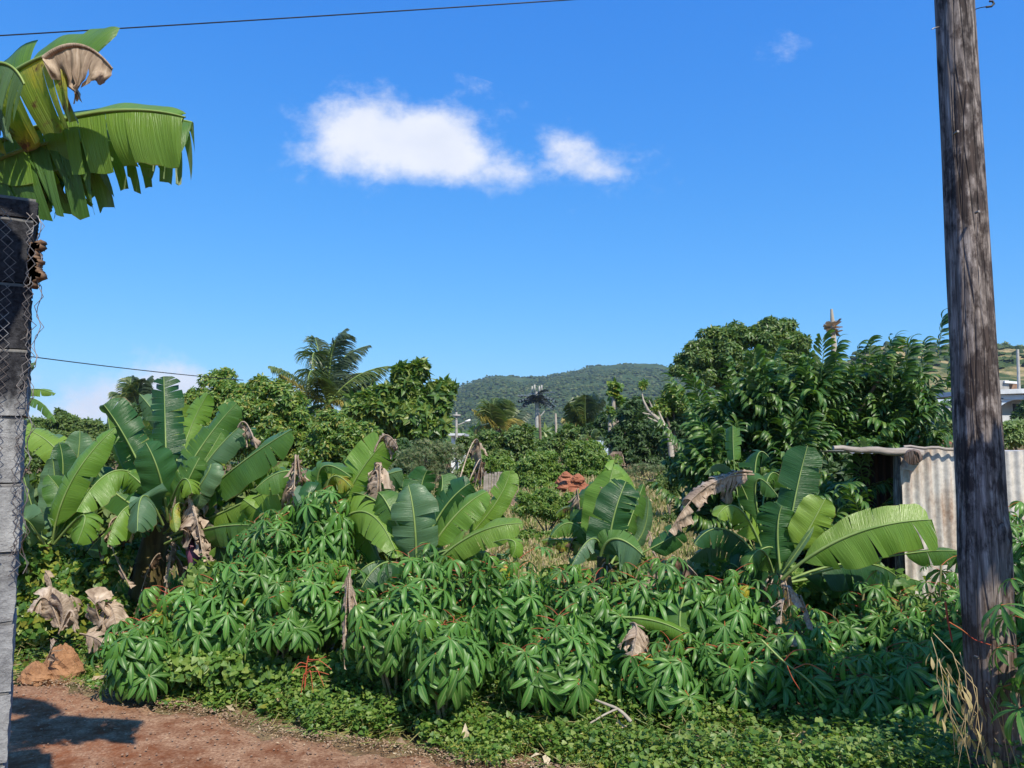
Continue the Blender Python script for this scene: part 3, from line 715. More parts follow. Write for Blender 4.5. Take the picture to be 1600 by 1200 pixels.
def build_grey_house():
    Y = 52; c0 = at(1478, 655, Y); root = thing('outbuilding', 'small grey wall of an outbuilding with a lean-to roof just left of the pole', 'outbuilding', (c0.x, Y, float(terrain(c0.x, Y))))
    c, d = pbox(1462, 630, 1489, 655, Y, 2.5, root.location.z-.2); mb = MB(); mb.box(c, d); child(mb, 'wall', M['wall_grey'], root, smooth=False)
    c, d = pbox(1456, 622, 1494, 627, Y-.3, 3.2); mb = MB(); mb.box(c, d, Matrix.Rotation(R(3), 3, 'X')); child(mb, 'roof', M['wall_blue'], root, smooth=False)
    c, d = pbox(1486, 633, 1489.5, 650, Y-.05, .1); mb = MB(); mb.box(c, d); child(mb, 'door', M['dark'], root, smooth=False)
build_grey_house()
def build_shack():
    Y = 66; c0 = at(1565, 605, Y); root = thing('shack', 'weathered grey shack above the house roof at the right edge', 'shack', (c0.x, Y, float(terrain(c0.x, Y))))
    for (a, nm, mt, dy) in (((1556, 594, 1577, 606), 'wall', M['conc'], 0), ((1577, 599, 1592, 606), 'side_wall', M['red'], .4)):
        c, d = pbox(*a, Y+dy, 3, root.location.z); mb = MB(); mb.box(c, d); child(mb, nm, mt, root, smooth=False)
    c, d = pbox(1570, 595.5, 1590, 599, Y-.2, 3.4); mb = MB(); mb.box(c, d, Matrix.Rotation(R(4), 3, 'Y')); child(mb, 'roof', M['white'], root, smooth=False)
build_shack()
def post(px, pt, pb, Y, w, name, label, cat, mat, lean=0, z=None):
    a = at(px, pb, Y); zb = float(terrain(a.x, Y)) if z is None else z; t = at(px+lean, pt, Y)
    root = thing(name, label, cat, (a.x, Y, zb)); mb = MB()
    mb.tube([(a.x, Y, zb-.2), (a.x*.5+t.x*.5, Y, (zb+t.z)/2), tuple(t)], [w*1.15, w, w*.85], 10); child(mb, 'shaft', mat, root); return root
post(1591, 546, 606, 63, .12, 'power_pole', 'pale concrete power pole rising above the house roof at the right edge', 'pole', M['conc'], -1)
r = post(714, 644, 725, 42, .075, 'street_lamp', 'pale concrete street lamp left of the palm shaped mast', 'street lamp', M['conc'], -1)
mb = MB(); mb.tube([at(716, 664, 42), at(723, 661, 42), at(729, 658, 42)], .03, 6); arm = child(mb, 'lamp_arm', M['conc'], r)
mb = MB(); mb.box(tuple(at(731, 657.5, 42)), (.30, .16, .10), Matrix.Rotation(R(-20), 3, 'Y')); grandchild(mb, 'lamp_head', M['white'], arm, r)
mb = MB(); mb.box(tuple(at(713.6, 649, 41.9)), (.42, .1, .09)); child(mb, 'crossarm', M['conc'], r)
r = post(846, 648, 724, 40, .075, 'power_pole', 'brown wooden power pole with a short lamp arm right beside the palm shaped mast', 'pole', M['bark'], -3)
mb = MB(); mb.tube([at(843, 652, 40), at(849, 645, 40), at(851, 642, 40)], .035, 6); child(mb, 'lamp_arm', M['conc'], r)
post(871, 646, 700, 50, .085, 'power_pole', 'plain wooden power pole between the palm shaped mast and the right coconut palm', 'pole', M['bark_pale'], -3)
def build_mast():
    Y = 120; b = at(840, 690, Y); root = thing('antenna_mast', 'tall grey phone mast disguised as a palm with dark plastic fronds', 'mast', (b.x, Y, float(terrain(b.x, Y))))
    t = at(839, 612, Y); mb = MB(); mb.tube([(b.x, Y, root.location.z), tuple(t)], [.42, .34], 12); child(mb, 'shaft', M['conc'], root)
    hc = at(839, 622, Y)
    for k in range(34):
        a = k*2.4; e = random.uniform(-.25, .55); l = random.uniform(2.3, 3.2)
        d = np.array([math.cos(a)*math.cos(e), math.sin(a)*math.cos(e), math.sin(e)]); mb = MB()
        p0 = np.array(tuple(hc))+np.array([0, 0, random.uniform(-.5, .6)])
        Pn = [p0+d*l*s_+np.array([0, 0, -.55*s_*s_*l*.6]) for s_ in (0, .35, .7, 1)]
        side = np.cross(d, [0, 0, 1]); side /= np.linalg.norm(side)
        for i, p in enumerate(Pn[:-1]):
            for sg in (-1, 1):
                for tt in (0, .5):
                    o_ = p+(Pn[i+1]-p)*tt; e_ = o_ + side*sg*.7 + d*.5 + np.array([0, 0, -.35])
                    mb.add([o_, o_+d*.55, e_], [[0, 1, 2]])
        mb.tube(Pn, .04, 4); child(mb, 'frond', M['mast'], root)
    for k in range(6):
        a = k*1.05; c = np.array(tuple(at(839, 607+2*(k % 2), Y)))+np.array([math.cos(a)*.75, math.sin(a)*.75, 0]); mb = MB(); mb.box(c, (.2, .2, 1.1)); child(mb, 'antenna_panel', M['conc'], root)
M['mast'] = plain_mat('mast_frond', (.06, .08, .085), (.09, .11, .115), 3, .6, bump=0)
build_mast()
def small_house(px0, pt, px1, pb, Y, label, wall, roof):
    c0 = at((px0+px1)/2, pb, Y); root = thing('house', label, 'house', (c0.x, Y, float(terrain(c0.x, Y))))
    c, d = pbox(px0+2, pt+3, px1-2, pb, Y, 4, root.location.z); mb = MB(); mb.box(c, d); child(mb, 'wall', wall, root, smooth=False)
    c, d = pbox(px0-2, pt, px1+2, pt+3.5, Y-.4, 5); mb = MB(); mb.box(c, d); child(mb, 'roof', roof, root, smooth=False)
    c, d = pbox((px0+px1)/2-3, pt+6, (px0+px1)/2+3, pt+12, Y-.05, .1); mb = MB(); mb.box(c, d); child(mb, 'window', M['dark'], root, smooth=False)
small_house(703, 677, 724, 712, 48, 'small pale house with a flat grey roof behind the street lamp', M['white'], M['roof'])
small_house(928, 653, 952, 668, 70, 'distant house with a grey blue roof behind the right coconut palm', M['wall_blue'], M['roof'])
small_house(896, 683, 916, 700, 55, 'low pale hut half hidden by bushes below the right coconut palm', M['wall_blue'], M['white'])
# grey boards of a garden fence in the middle distance
root = thing('board_fence', 'short fence of grey boards behind the dry banana leaf in the centre', 'fence', (at(770, 745, 21).x, 21, 0))
for k in range(9):
    p = at(757+k*4.2, 738+random.uniform(-3, 3), 21); mb = MB(); mb.box((p.x, 21+random.uniform(-.03, .03), p.z/2), (.065, .02, p.z), Matrix.Rotation(random.uniform(-.05, .05), 3, 'Y')); child(mb, 'board', M['timber'], root, smooth=False)

# ================================================================== BANANA PLANTS
def nrm(v): return v/(np.linalg.norm(v, axis=-1, keepdims=True)+1e-9)
def bez(b, m, t, s):
    b, m, t = (np.array(tuple(p), float) for p in (b, m, t)); c = 2*m-(b+t)/2; s = s[:, None]
    return (1-s)**2*b + 2*s*(1-s)*c + s*s*t, nrm(2*(1-s)*(c-b)+2*s*(t-c))
def banana_leaf(root, b, m, t, w, face=(0, -.6, .8), fold=.25, fold2=None, curl=.5, grav=.25, tears=.25, gap=.5, pet=.12, mat='ban', ribm='rib',
                tip=.22, name='leaf', cr=0.0, sides=(1, 1), strip_rand=.25, wav=.05, label=None, base=.16):
    """one leaf: a midrib along a curve b-m-t (world points) and two halves torn into strips; w = half width"""
    if not cr and tears > .04: tears = tears*1.8+.08; gap *= 1.15
    if cr: w *= 1.35
    if fold >= 0: fold += .16
    if fold2 is not None and fold2 >= 0: fold2 += .16
    n = 44; s = np.linspace(0, 1, n); C, T = bez(b, m, t, s); Lg = np.sum(np.linalg.norm(np.diff(C, axis=0), axis=1))
    Nn = np.array(face, float); Nn = nrm(Nn[None]-T*(T@Nn)[:, None]); B = np.cross(T, Nn)
    sb = np.clip((s-pet)/(1-pet), 0, 1)
    prof = w*np.clip(sb/base, 0, 1)**.55*np.clip((1-sb)/tip, 0, 1)**.55; prof *= 1-.12*(sb-.5)**2
    blade = MB(); nc = 7; a = np.linspace(0, 1, nc)
    i0 = int(pet*n)
    for side, sgn, th0 in ((0, 1, fold), (1, -1, fold if fold2 is None else fold2)):
        if not sides[side]: continue
        cuts = [i0]
        while cuts[-1] < n-1:
            step = 1 + int(rng.exponential(1/max(tears, .01))*1.6); cuts.append(min(n-1, cuts[-1]+max(2, step)))
        for k in range(len(cuts)-1):
            if cr and random.random() < cr*.25: continue
            lo, hi = cuts[k], cuts[k+1]; idx = np.arange(lo, hi+1); nr = len(idx)
            wk = prof[idx]*(1+rng.normal(0, .04 if not cr else .25)); q = (idx-lo)/(hi-lo)
            ex = rng.normal(0, strip_rand); gl = grav*(1+rng.normal(0, .4)); last = hi == n-1
            pos = C[idx].copy(); V = [pos]; U = [np.stack([0*s[idx], s[idx]*Lg], 1)]
            for j in range(1, nc):
                th = th0 + curl*a[j]**1.3 + ex*a[j]
                d = sgn*B[idx]*np.cos(th) - Nn[idx]*np.sin(th) + T[idx]*(.22+.25*(s[idx]>.85))[:, None]
                d = nrm(d); d[:, 2] -= gl*a[j]; d = nrm(d)
                pos = pos + d*(wk/(nc-1))[:, None]
                # narrow the strip towards its free end
                g = gap*a[j]**1.6*.5*(1 if nr > 2 else .6); ctr = pos.mean(0)
                Pj = pos + (ctr-pos)*np.minimum(g*.35, .9)
                Pj = Pj + Nn[idx]*(wav*w*a[j]*np.sin(s[idx]*31+sgn*2+ex*9))[:, None]
                V.append(Pj); U.append(np.stack([np.full(nr, a[j]), s[idx]*Lg], 1))
            V = np.stack(V, 0); U = np.stack(U, 0)
            if cr:
                f = V.reshape(-1, 3); nz = np.stack([wob(f, 22, 1+side), wob(f, 26, 7), wob(f, 19, 13)], 1)*cr*w*.42
                nz2 = np.stack([wob(f, 55, 3), wob(f, 60, 17), wob(f, 50, 23)], 1)*cr*w*.14
                V = (f+(nz+nz2)*np.repeat(a, nr)[:, None]**.6).reshape(V.shape)
            i = np.arange(nc*nr).reshape(nc, nr); F = np.stack([i[:-1, :-1], i[:-1, 1:], i[1:, 1:], i[1:, :-1]], -1).reshape(-1, 4)
            if sgn > 0: F = F[:, ::-1]
            blade.add(V.reshape(-1, 3), F, 0, U.reshape(-1, 2))
    o = child(blade, name, M[mat], root)
    if label: o['label'] = label
    rb = MB(); rr = np.linspace(.5, .12, n)*min(.035, .010+w*.075)*(1 if not cr else .7)
    rb.tube(C+Nn*.002, rr, 6); grandchild(rb, 'midrib', M[ribm if not cr else 'dry'], o, root)
    return o
CEN = {}
DUP = 0.0
def lf(root, b, m, t, w, **k):
    if rng.random() < DUP and not k.get('cr') and 'label' not in k:
        j = lambda s_: rng.uniform(-s_, s_); k2 = dict(k); k2['mat'] = ['ban_dark', 'ban', 'ban_blue', 'ban'][rng.integers(0, 4)]; k2['fold'] = .35; k2['grav'] = k.get('grav', .25)+.25; k2['tears'] = .5; k2['curl'] = .6
        banana_leaf(root, at(b[0]+j(8), b[1]+j(8), b[2]+.1), at(m[0]+j(26), m[1]+15+j(22), m[2]+.22), at(t[0]+j(42), t[1]+28+j(30), t[2]+.3), w*.9, **k2)
    """pixel version: b,m,t are (px,py,Y)"""
    return banana_leaf(root, at(*b), at(*m), at(*t), w, **k)
def dead(root, b, m, t, w, **k):
    k2 = dict(mat='dry', cr=1.0, fold=.9, curl=.7, grav=1.1, tears=.5, gap=1.2, strip_rand=.5, name='dead_leaf', face=(.2, -.8, .5), pet=.05, tip=.35); k2.update(k)
    return lf(root, b, m, t, w, **k2)
def stemtube(root, pts, r, mat='stem', name='pseudostem', rough=.05):
    mb = MB(); P = np.array([tuple(p) for p in pts]); k = len(P)
    u = np.linspace(0, k-1, 18); Q = np.stack([np.interp(u, np.arange(k), P[:, c]) for c in range(3)], 1)
    mb.tube(Q, np.interp(u, np.linspace(0, k-1, len(r)), r), 14, rough=rough)
    for j in range(5):   # overlapping sheaths
        a = j*1.3; q0 = Q[2+j*2]; n_ = 9
        t_ = np.linspace(0, 1, 6); rr = np.interp(2+j*2, np.linspace(0, 17, len(r)), r)*1.12
        V = []; 
        for tt in t_:
            qc = q0 + (Q[min(17, 6+j*2)]-q0)*tt
            for l in range(n_):
                an = a + (l/(n_-1)-.5)*(2.6*(1-tt*.75)); V.append(qc+rr*(1-.1*tt)*np.array([math.cos(an), math.sin(an), 0]))
        i = np.arange(6*n_).reshape(6, n_); mb.add(V, np.stack([i[:-1, :-1], i[:-1, 1:], i[1:, 1:], i[1:, :-1]], -1).reshape(-1, 4))
    return child(mb, name, M[mat], root)
def bplant(label, px, Y, py=None, group='banana plants'):
    p = at(px, 900, Y); return thing('banana_plant', label, 'banana plant', (p.x, Y, float(terrain(p.x, Y))), group)

# --- near plant at upper left
r = bplant('banana plant with broad torn leaves high above the block pillar at the left edge', -90, 2.9)
b0 = at(-120, 330, 2.85)
stemtube(r, [(b0.x-.1, 2.95, 0), (b0.x-.05, 2.9, 1.2), tuple(b0)], [.11, .09, .06])
lf(r, (-190, 300, 2.75), (10, 132, 2.60), (150, 84, 2.5), .15, face=(-.1, -.93, .35), fold=-.2, fold2=-.15, curl=.5, grav=-.1, tears=.05, tip=.06, pet=.3, strip_rand=.05, sides=(0, 1), gap=.25)
lf(r, (-185, 290, 2.75), (0, 128, 2.52), (105, 88, 2.42), .23, face=(.1, -.85, .5), fold=.3, curl=.75, grav=.6, tears=.22, tip=.04, pet=.3, mat='ban_yel', strip_rand=.12, gap=.7, sides=(1, 0), label='yellowing leaf with brown blotches')
dead(r, (70, 92, 2.43), (125, 72, 2.40), (176, 108, 2.40), .20, face=(.15, -.93, .3), fold=.05, fold2=.9, curl=.45, grav=.35, tears=.07, gap=.3, cr=.30, strip_rand=.15, tip=.3, base=.15, pet=.0, sides=(1, 0), label='dry grey brown end of the yellowing leaf')
lf(r, (-200, 330, 2.8), (70, 196, 2.60), (290, 184, 2.50), .205, face=(.0, -.80, .60), fold=.25, fold2=.05, curl=.75, grav=.7, tears=.22, tip=.05, pet=.25, mat='ban_light', strip_rand=.2, gap=.7, sides=(1, 0))
lf(r, (-200, 330, 2.8), (70, 194, 2.61), (268, 184, 2.51), .085, face=(.0, -.80, .60), fold=.25, fold2=.0, curl=.1, grav=.0, tears=.04, tip=.04, pet=.35, mat='ban_light', strip_rand=.04, gap=.2, sides=(0, 1))
lf(r, (-200, 360, 2.9), (80, 212, 2.78), (300, 192, 2.72), .27, face=(.1, .2, .9), fold=.6, curl=.8, grav=.9, tears=.8, tip=.1, pet=.25, mat='ban', strip_rand=.3, gap=1.6, sides=(1, 1))
lf(r, (-220, 370, 2.75), (10, 245, 2.62), (140, 228, 2.6), .26, face=(.0, -.6, .75), fold=.5, curl=.8, grav=.9, tears=.25, tip=.08, pet=.2, mat='ban', strip_rand=.15, gap=.6)
lf(r, (-240, 360, 2.6), (-60, 128, 2.48), (38, 132, 2.43), .24, face=(.1, -.7, .7), fold=.5, curl=.6, grav=.8, tears=.25, tip=.06, pet=.2, mat='ban_blue', strip_rand=.15, gap=.5, sides=(1, 0))
banana_leaf(r, (-2.1, 2.6, 2.85), (-1.48, 1.82, 3.20), (-1.20, 1.34, 3.12), .20, fold=.15, grav=.25, tears=.15)  # extra leaf added out of view to shade the pillar top
lf(r, (-200, 380, 2.9), (0, 268, 2.85), (110, 270, 2.8), .20, face=(.1, .4, .9), fold=.9, curl=.7, grav=1.0, tears=.3, tip=.1, pet=.2, mat='ban_dark')
lf(r, (-300, 300, 2.7), (-330, 60, 2.3), (-260, -60, 1.9), .26, fold=.3, grav=.3); lf(r, (-300, 300, 2.7), (-420, 160, 2.9), (-600, 200, 3.0), .26, fold=.4, grav=.6)

DUP = .75
for (m_, t_) in (((-2.0, 2.35, 3.8), (-1.25, 1.9, 4.1)), ((-2.2, 2.2, 3.7), (-1.5, 1.2, 4.0))):  # overhead leaves added out of view to cast finger shadows on the road
    banana_leaf(r, (-2.15, 2.7, 2.9), m_, t_, .14, fold=.1, grav=.2, tears=.04)
# --- left clump behind the pillar
r = bplant('banana plant with upright pale leaves just right of the block pillar', 66, 6.6)
stemtube(r, [at(62, 985, 6.6), at(66, 850, 6.6)], [.10, .06])
F1 = (-.5, -.7, .4); F2 = (.45, -.75, .4)
lf(r, (74, 850, 6.6), (52, 795, 6.5), (36, 738, 6.5), .20, face=F1, fold=-.25, curl=-.1, grav=.05, tears=.03, mat='ban_blue', tip=.4)
lf(r, (70, 850, 6.5), (45, 820, 6.3), (28, 775, 6.2), .17, face=F1, fold=-.2, curl=0, grav=0, tears=.03, mat='ban', tip=.4)
lf(r, (78, 850, 6.7), (86, 780, 6.8), (82, 712, 6.8), .17, face=(-.2, -.9, .2), fold=-.3, curl=-.1, grav=0, tears=.03, mat='ban_blue', tip=.4)
lf(r, (82, 848, 6.4), (112, 752, 6.3), (180, 668, 6.4), .135, face=(.3, -.7, .6), fold=.1, curl=.3, grav=.2, tears=.1, mat='ban_light', tip=.3)
lf(r, (84, 820, 6.9), (98, 745, 6.9), (92, 690, 6.9), .13, face=(.6, -.7, .3), fold=-.35, grav=0, tears=.03, mat='ban_dark', tip=.4)
lf(r, (98, 800, 7.0), (118, 735, 7.0), (125, 672, 7.0), .16, face=F2, fold=-.3, grav=0, tears=.04, mat='ban_blue', tip=.35)
lf(r, (120, 780, 7.2), (90, 705, 7.2), (30, 668, 7.2), .16, face=(-.2, -.6, .8), fold=.1, curl=.3, grav=.25, tears=.15, mat='ban_light')
lf(r, (85, 850, 6.4), (130, 805, 6.2), (120, 850, 6.1), .15, face=(.3, -.8, .5), fold=.2, curl=.4, grav=.5, tears=.35, mat='ban_light')
lf(r, (70, 850, 6.3), (35, 810, 6.1), (20, 850, 6.1), .14, face=(-.3, -.8, .5), fold=.2, curl=.4, grav=.4, tears=.1, mat='ban_blue')
lf(r, (75, 850, 6.5), (105, 800, 6.6), (75, 742, 6.6), .14, face=(.2, -.9, .3), fold=-.3, grav=0, tears=.05, mat='ban')
# --- big clump with the tall torn leaf
r = bplant('largest banana plant with a tall feathered upright leaf and hanging dry leaves', 240, 6.9)
stemtube(r, [at(208, 998, 6.9), at(228, 910, 6.9), at(250, 830, 6.9), at(258, 770, 6.9)], [.15, .13, .11, .07])
lf(r, (262, 790, 6.9), (259, 690, 7.0), (256, 588, 7.1), .175, face=(.1, -1, .15), fold=.15, curl=.35, grav=.05, tears=.9, gap=1.1, mat='ban_dark', tip=.12, pet=.3, strip_rand=.3)
lf(r, (250, 800, 6.9), (205, 700, 6.8), (162, 632, 6.7), .20, face=(-.3, -.9, .35), fold=.35, curl=.6, grav=.15, tears=.15, mat='ban_dark', tip=.2, pet=.3)
lf(r, (260, 800, 6.9), (310, 705, 7.0), (370, 630, 7.1), .17, face=(.2, -.85, .45), fold=.15, curl=.35, grav=.1, tears=.6, gap=.9, mat='ban', tip=.2, pet=.25)
lf(r, (285, 790, 6.7), (325, 720, 6.6), (380, 662, 6.6), .15, face=(-.4, -.8, .5), fold=.2, curl=.9, grav=.2, tears=.05, mat='ban_blue', tip=.2, pet=.3)
lf(r, (262, 830, 6.7), (350, 745, 6.3), (455, 672, 6.1), .19, face=(.1, -.75, .65), fold=.2, curl=.4, grav=.3, tears=.18, mat='ban', tip=.2, pet=.15)
lf(r, (262, 840, 6.7), (370, 790, 6.3), (480, 738, 6.1), .19, face=(.1, -.8, .6), fold=.25, curl=.5, grav=.45, tears=.22, mat='ban_light', tip=.2, pet=.15)
lf(r, (256, 800, 6.8), (190, 735, 6.5), (120, 800, 6.2), .19, face=(-.2, -.7, .7), fold=.25, curl=.4, grav=.4, tears=.2, mat='ban_light', tip=.2, pet=.12)
lf(r, (262, 812, 6.5), (250, 745, 6.3), (228, 692, 6.25), .19, face=(.55, -.8, .2), fold=.25, curl=.35, grav=.0, tears=.03, mat='ban_dark', tip=.3, pet=.12)
lf(r, (268, 820, 6.5), (288, 765, 6.3), (312, 715, 6.3), .17, face=(.3, -.9, .3), fold=.2, curl=.7, grav=.15, tears=.1, mat='ban', tip=.3, pet=.12)
lf(r, (275, 810, 6.4), (315, 755, 6.2), (330, 725, 6.2), .14, face=(-.4, -.8, .3), fold=-.1, curl=.9, grav=.2, tears=.1, mat='ban_blue', tip=.25)
lf(r, (258, 850, 6.6), (330, 825, 6.2), (405, 822, 6.0), .17, face=(.1, -.85, .5), fold=.3, curl=.5, grav=.6, tears=.2, mat='ban', tip=.25)
lf(r, (250, 830, 6.6), (205, 790, 6.3), (168, 850, 6.1), .17, face=(-.2, -.8, .55), fold=.3, curl=.5, grav=.5, tears=.25, mat='ban_light', tip=.2)
lf(r, (255, 820, 6.5), (225, 775, 6.2), (215, 830, 6.0), .17, face=(0, -.9, .4), fold=.3, curl=.5, grav=.5, tears=.2, mat='ban_blue', tip=.2)
lf(r, (262, 800, 6.5), (285, 750, 6.2), (300, 770, 6.1), .15, face=(.1, -.7, .7), fold=.4, curl=.6, grav=.5, tears=.3, mat='ban_light', tip=.2)
lf(r, (262, 800, 7.2), (222, 700, 7.5), (232, 640, 7.6), .15, face=(-.3, -.9, .2), fold=.2, tears=.7, mat='ban_yel', tip=.2)
lf(r, (262, 800, 7.3), (290, 690, 7.7), (325, 615, 7.8), .15, face=(.2, -.9, .3), fold=.2, tears=.6, mat='ban_light', tip=.2)
lf(r, (262, 800, 7.3), (275, 690, 7.8), (285, 630, 7.9), .14, face=(.4, -.9, .3), fold=.3, tears=.6, mat='ban_yel', tip=.2)
lf(r, (262, 810, 7.2), (340, 690, 7.6), (352, 640, 7.7), .15, face=(.4, -.9, .3), fold=.3, tears=.3, mat='ban', tip=.2)
lf(r, (262, 820, 6.9), (385, 742, 6.7), (452, 722, 6.6), .08, face=(.1, -.6, .8), fold=.2, grav=.2, tears=.25, mat='ban_yel', pet=.4, label='narrow yellow leaf')
lf(r, (250, 812, 7.0), (180, 770, 7.1), (150, 730, 7.2), .16, face=(-.2, -.8, .5), fold=.1, tears=.1, mat='ban')
lf(r, (250, 830, 6.9), (200, 820, 6.7), (150, 850, 6.5), .15, face=(-.2, -.8, .5), fold=.3, grav=.5, tears=.1, mat='ban_dark')
lf(r, (262, 850, 6.9), (320, 850, 6.7), (385, 868, 6.5), .15, face=(.2, -.8, .5), fold=.3, grav=.5, tears=.1, mat='ban_dark')
dead(r, (270, 800, 6.4), (292, 772, 6.25), (322, 884, 6.15), .25, fold=.9, tears=.9, gap=1.5, label='shredded dry brown leaf hanging down the right of the trunk')
dead(r, (288, 790, 6.3), (302, 790, 6.22), (318, 878, 6.1), .20, fold=1.0, tears=.9, gap=1.3)
lf(r, (282, 786, 6.3), (272, 798, 6.2), (275, 832, 6.15), .055, face=(0, -1, .1), fold=.1, grav=.3, tears=.05, mat='ban_yel', pet=.05, label='small bright yellow strip of leaf')
dead(r, (240, 820, 6.6), (172, 818, 6.4), (205, 920, 6.3), .10, tears=.5, gap=1, label='dry pale leaf hanging left of the trunk')
dead(r, (235, 830, 6.6), (150, 838, 6.6), (170, 872, 6.5), .10, mat='dry_dark', tears=.3)
dead(r, (262, 840, 6.6), (268, 860, 6.55), (255, 940, 6.5), .10, tears=.4)
dead(r, (372, 668, 6.5), (385, 662, 6.45), (400, 700, 6.4), .12, label='dry brown leaf end above the long right leaves')
dead(r, (225, 800, 6.5), (215, 800, 6.4), (205, 850, 6.3), .08)
dead(r, (250, 865, 6.6), (232, 890, 6.6), (212, 960, 6.5), .09, mat='dry_dark', tears=.4)
dead(r, (262, 860, 6.7), (285, 885, 6.6), (292, 935, 6.6), .08, mat='dry_dark', tears=.4)
mb = MB(); mb.tube([at(290, 840, 6.35), at(298, 850, 6.35), at(304, 868, 6.35), at(306, 892, 6.35), at(305, 905, 6.35)], [.012, .05, .062, .045, .006], 12, rough=.03); child(mb, 'flower_bud', M['bud'], r)
DUP = 0
# --- background sprigs at far left
r = bplant('distant banana plant with two drooping leaves against the sky beside the pillar', 20, 9.5, group=None)
stemtube(r, [(r.location.x-.25, 9.5, 0), at(0, 640, 9.5)], [.1, .05])
lf(r, (0, 640, 9.5), (40, 610, 9.4), (86, 616, 9.3), .09, face=(0, -.8, .6), fold=.3, grav=.4, tears=.3, mat='ban_light', pet=.1)
lf(r, (0, 645, 9.5), (48, 622, 9.3), (88, 660, 9.2), .10, face=(0, -.4, .9), fold=.5, grav=.5, tears=.4, mat='ban', pet=.1)
lf(r, (0, 645, 9.5), (20, 590, 9.6), (56, 566, 9.6), .09, face=(0, -.4, .9), fold=.5, grav=.5, tears=.4, mat='ban', pet=.1)
DUP = .6
# --- plant D
r = bplant('banana plant with brown shredded leaves hanging over the tall cassava', 500, 6.1)
stemtube(r, [at(500, 1010, 6.1), at(498, 900, 6.1), at(505, 810, 6.1)], [.12, .10, .06])
lf(r, (505, 820, 6.1), (465, 740, 6.0), (398, 765, 5.9), .16, face=(-.1, -.8, .6), fold=.3, grav=.5, tears=.2, mat='ban', tip=.2, pet=.1)
lf(r, (505, 820, 6.1), (500, 735, 6.0), (548, 745, 5.9), .16, face=(.1, -.8, .6), fold=.4, grav=.6, tears=.25, mat='ban', tip=.2, pet=.1)
lf(r, (508, 825, 6.0), (515, 750, 5.9), (548, 760, 5.8), .12, face=(.1, -.8, .6), fold=.4, grav=.4, tears=.4, mat='ban_yel', tip=.2, pet=.2)
lf(r, (512, 840, 6.0), (555, 750, 6.0), (600, 692, 6.0), .17, face=(.35, -.8, .45), fold=.1, curl=.3, grav=.1, tears=.22, mat='ban_light', tip=.12, pet=.15)
dead(r, (585, 706, 6.0), (602, 680, 5.98), (622, 700, 5.96), .12, cr=.8, grav=.9, tears=.5, label='dry curled brown leaf tip')
dead(r, (596, 730, 5.95), (594, 745, 5.9), (598, 826, 5.9), .14, fold=.5, tears=.35, gap=1, label='pale dry leaf hanging below the green leaf tip')
dead(r, (580, 745, 5.95), (590, 742, 5.9), (585, 800, 5.9), .12, fold=.6, tears=.35, gap=1)
dead(r, (462, 712, 5.9), (461, 735, 5.85), (458, 800, 5.8), .16, fold=.8, tears=.9, gap=1.5, label='shredded brown leaf hanging from a point')
dead(r, (466, 712, 5.9), (466, 722, 5.85), (470, 752, 5.8), .05, mat='dry_dark', tears=.5)
lf(r, (500, 830, 5.9), (485, 770, 5.75), (478, 830, 5.6), .14, face=(0, -.9, .4), fold=.4, grav=.7, tears=.3, mat='ban_dark')
lf(r, (505, 835, 5.9), (500, 800, 5.75), (512, 850, 5.6), .13, face=(0, -.9, .4), fold=.4, grav=.7, tears=.2, mat='ban_light')
lf(r, (510, 840, 5.9), (570, 800, 5.7), (622, 872, 5.5), .16, face=(.2, -.9, .45), fold=.0, curl=.2, grav=.25, tears=.06, mat='ban_light', tip=.35, pet=.12)
lf(r, (500, 840, 6.0), (450, 800, 5.9), (410, 850, 5.8), .16, face=(-.1, -.9, .4), fold=.4, grav=.6, tears=.2, mat='ban')
lf(r, (500, 850, 6.2), (440, 820, 6.2), (380, 780, 6.2), .16, face=(-.1, -.9, .4), fold=.2, grav=.2, tears=.2, mat='ban_light')
for k in range(26):
    p = at(515+(k % 6)*5+random.uniform(-2, 2), 885+(k//6)*7, 5.6); 
    if k == 0: bmb = MB()
    bmb.tube([p, p+Vector((.006, -.02, .018)), p+Vector((.008, -.03, .045))], [.006, .012, .005], 7)
child(bmb, 'fruit_bunch', M['fruit'], r)
# --- dry pale hanging stalk in front
r = thing('dry_banana_leaf', 'tall pale dry banana leaf hanging between the two cassava masses', 'dry leaf', (at(548, 900, 4.95).x, 4.95, 0))
dead(r, (548, 890, 4.95), (546, 950, 4.9), (556, 1020, 4.9), .075, fold=.7, tears=.25, gap=.7, cr=.7, name='blade'); dead(r, (545, 895, 4.95), (540, 960, 4.93), (538, 1045, 4.9), .05, fold=.7, tears=.25, cr=.8, name='blade')
dead(r, (552, 930, 4.95), (560, 960, 4.88), (568, 1015, 4.86), .05, fold=.7, tears=.2, cr=.6, name='blade')
# --- plant E centre
r = bplant('banana plant with a cupped upright leaf facing the road in the centre', 655, 5.7)
stemtube(r, [at(650, 1010, 5.8), at(652, 880, 5.75)], [.11, .07])
lf(r, (650, 905, 5.6), (648, 820, 5.5), (638, 758, 5.55), .18, face=(0, -.97, .25), fold=-.35, curl=1.15, grav=.15, tears=.12, gap=.3, mat='ban_blue', tip=.35, pet=.12)
lf(r, (655, 890, 5.7), (708, 810, 5.6), (762, 768, 5.6), .14, face=(-.3, -.75, .6), fold=.05, curl=.35, grav=.1, tears=.08, mat='ban_light', tip=.3, pet=.2)
lf(r, (660, 900, 5.5), (735, 838, 5.3), (818, 818, 5.2), .13, face=(-.1, -.75, .65), fold=.1, curl=.4, grav=.3, tears=.08, mat='ban_light', tip=.25, pet=.1)
lf(r, (652, 880, 5.9), (690, 800, 5.9), (735, 755, 5.9), .17, face=(.3, -.8, .5), fold=.2, curl=.4, grav=.1, tears=.12, mat='ban_dark', tip=.25, pet=.15)
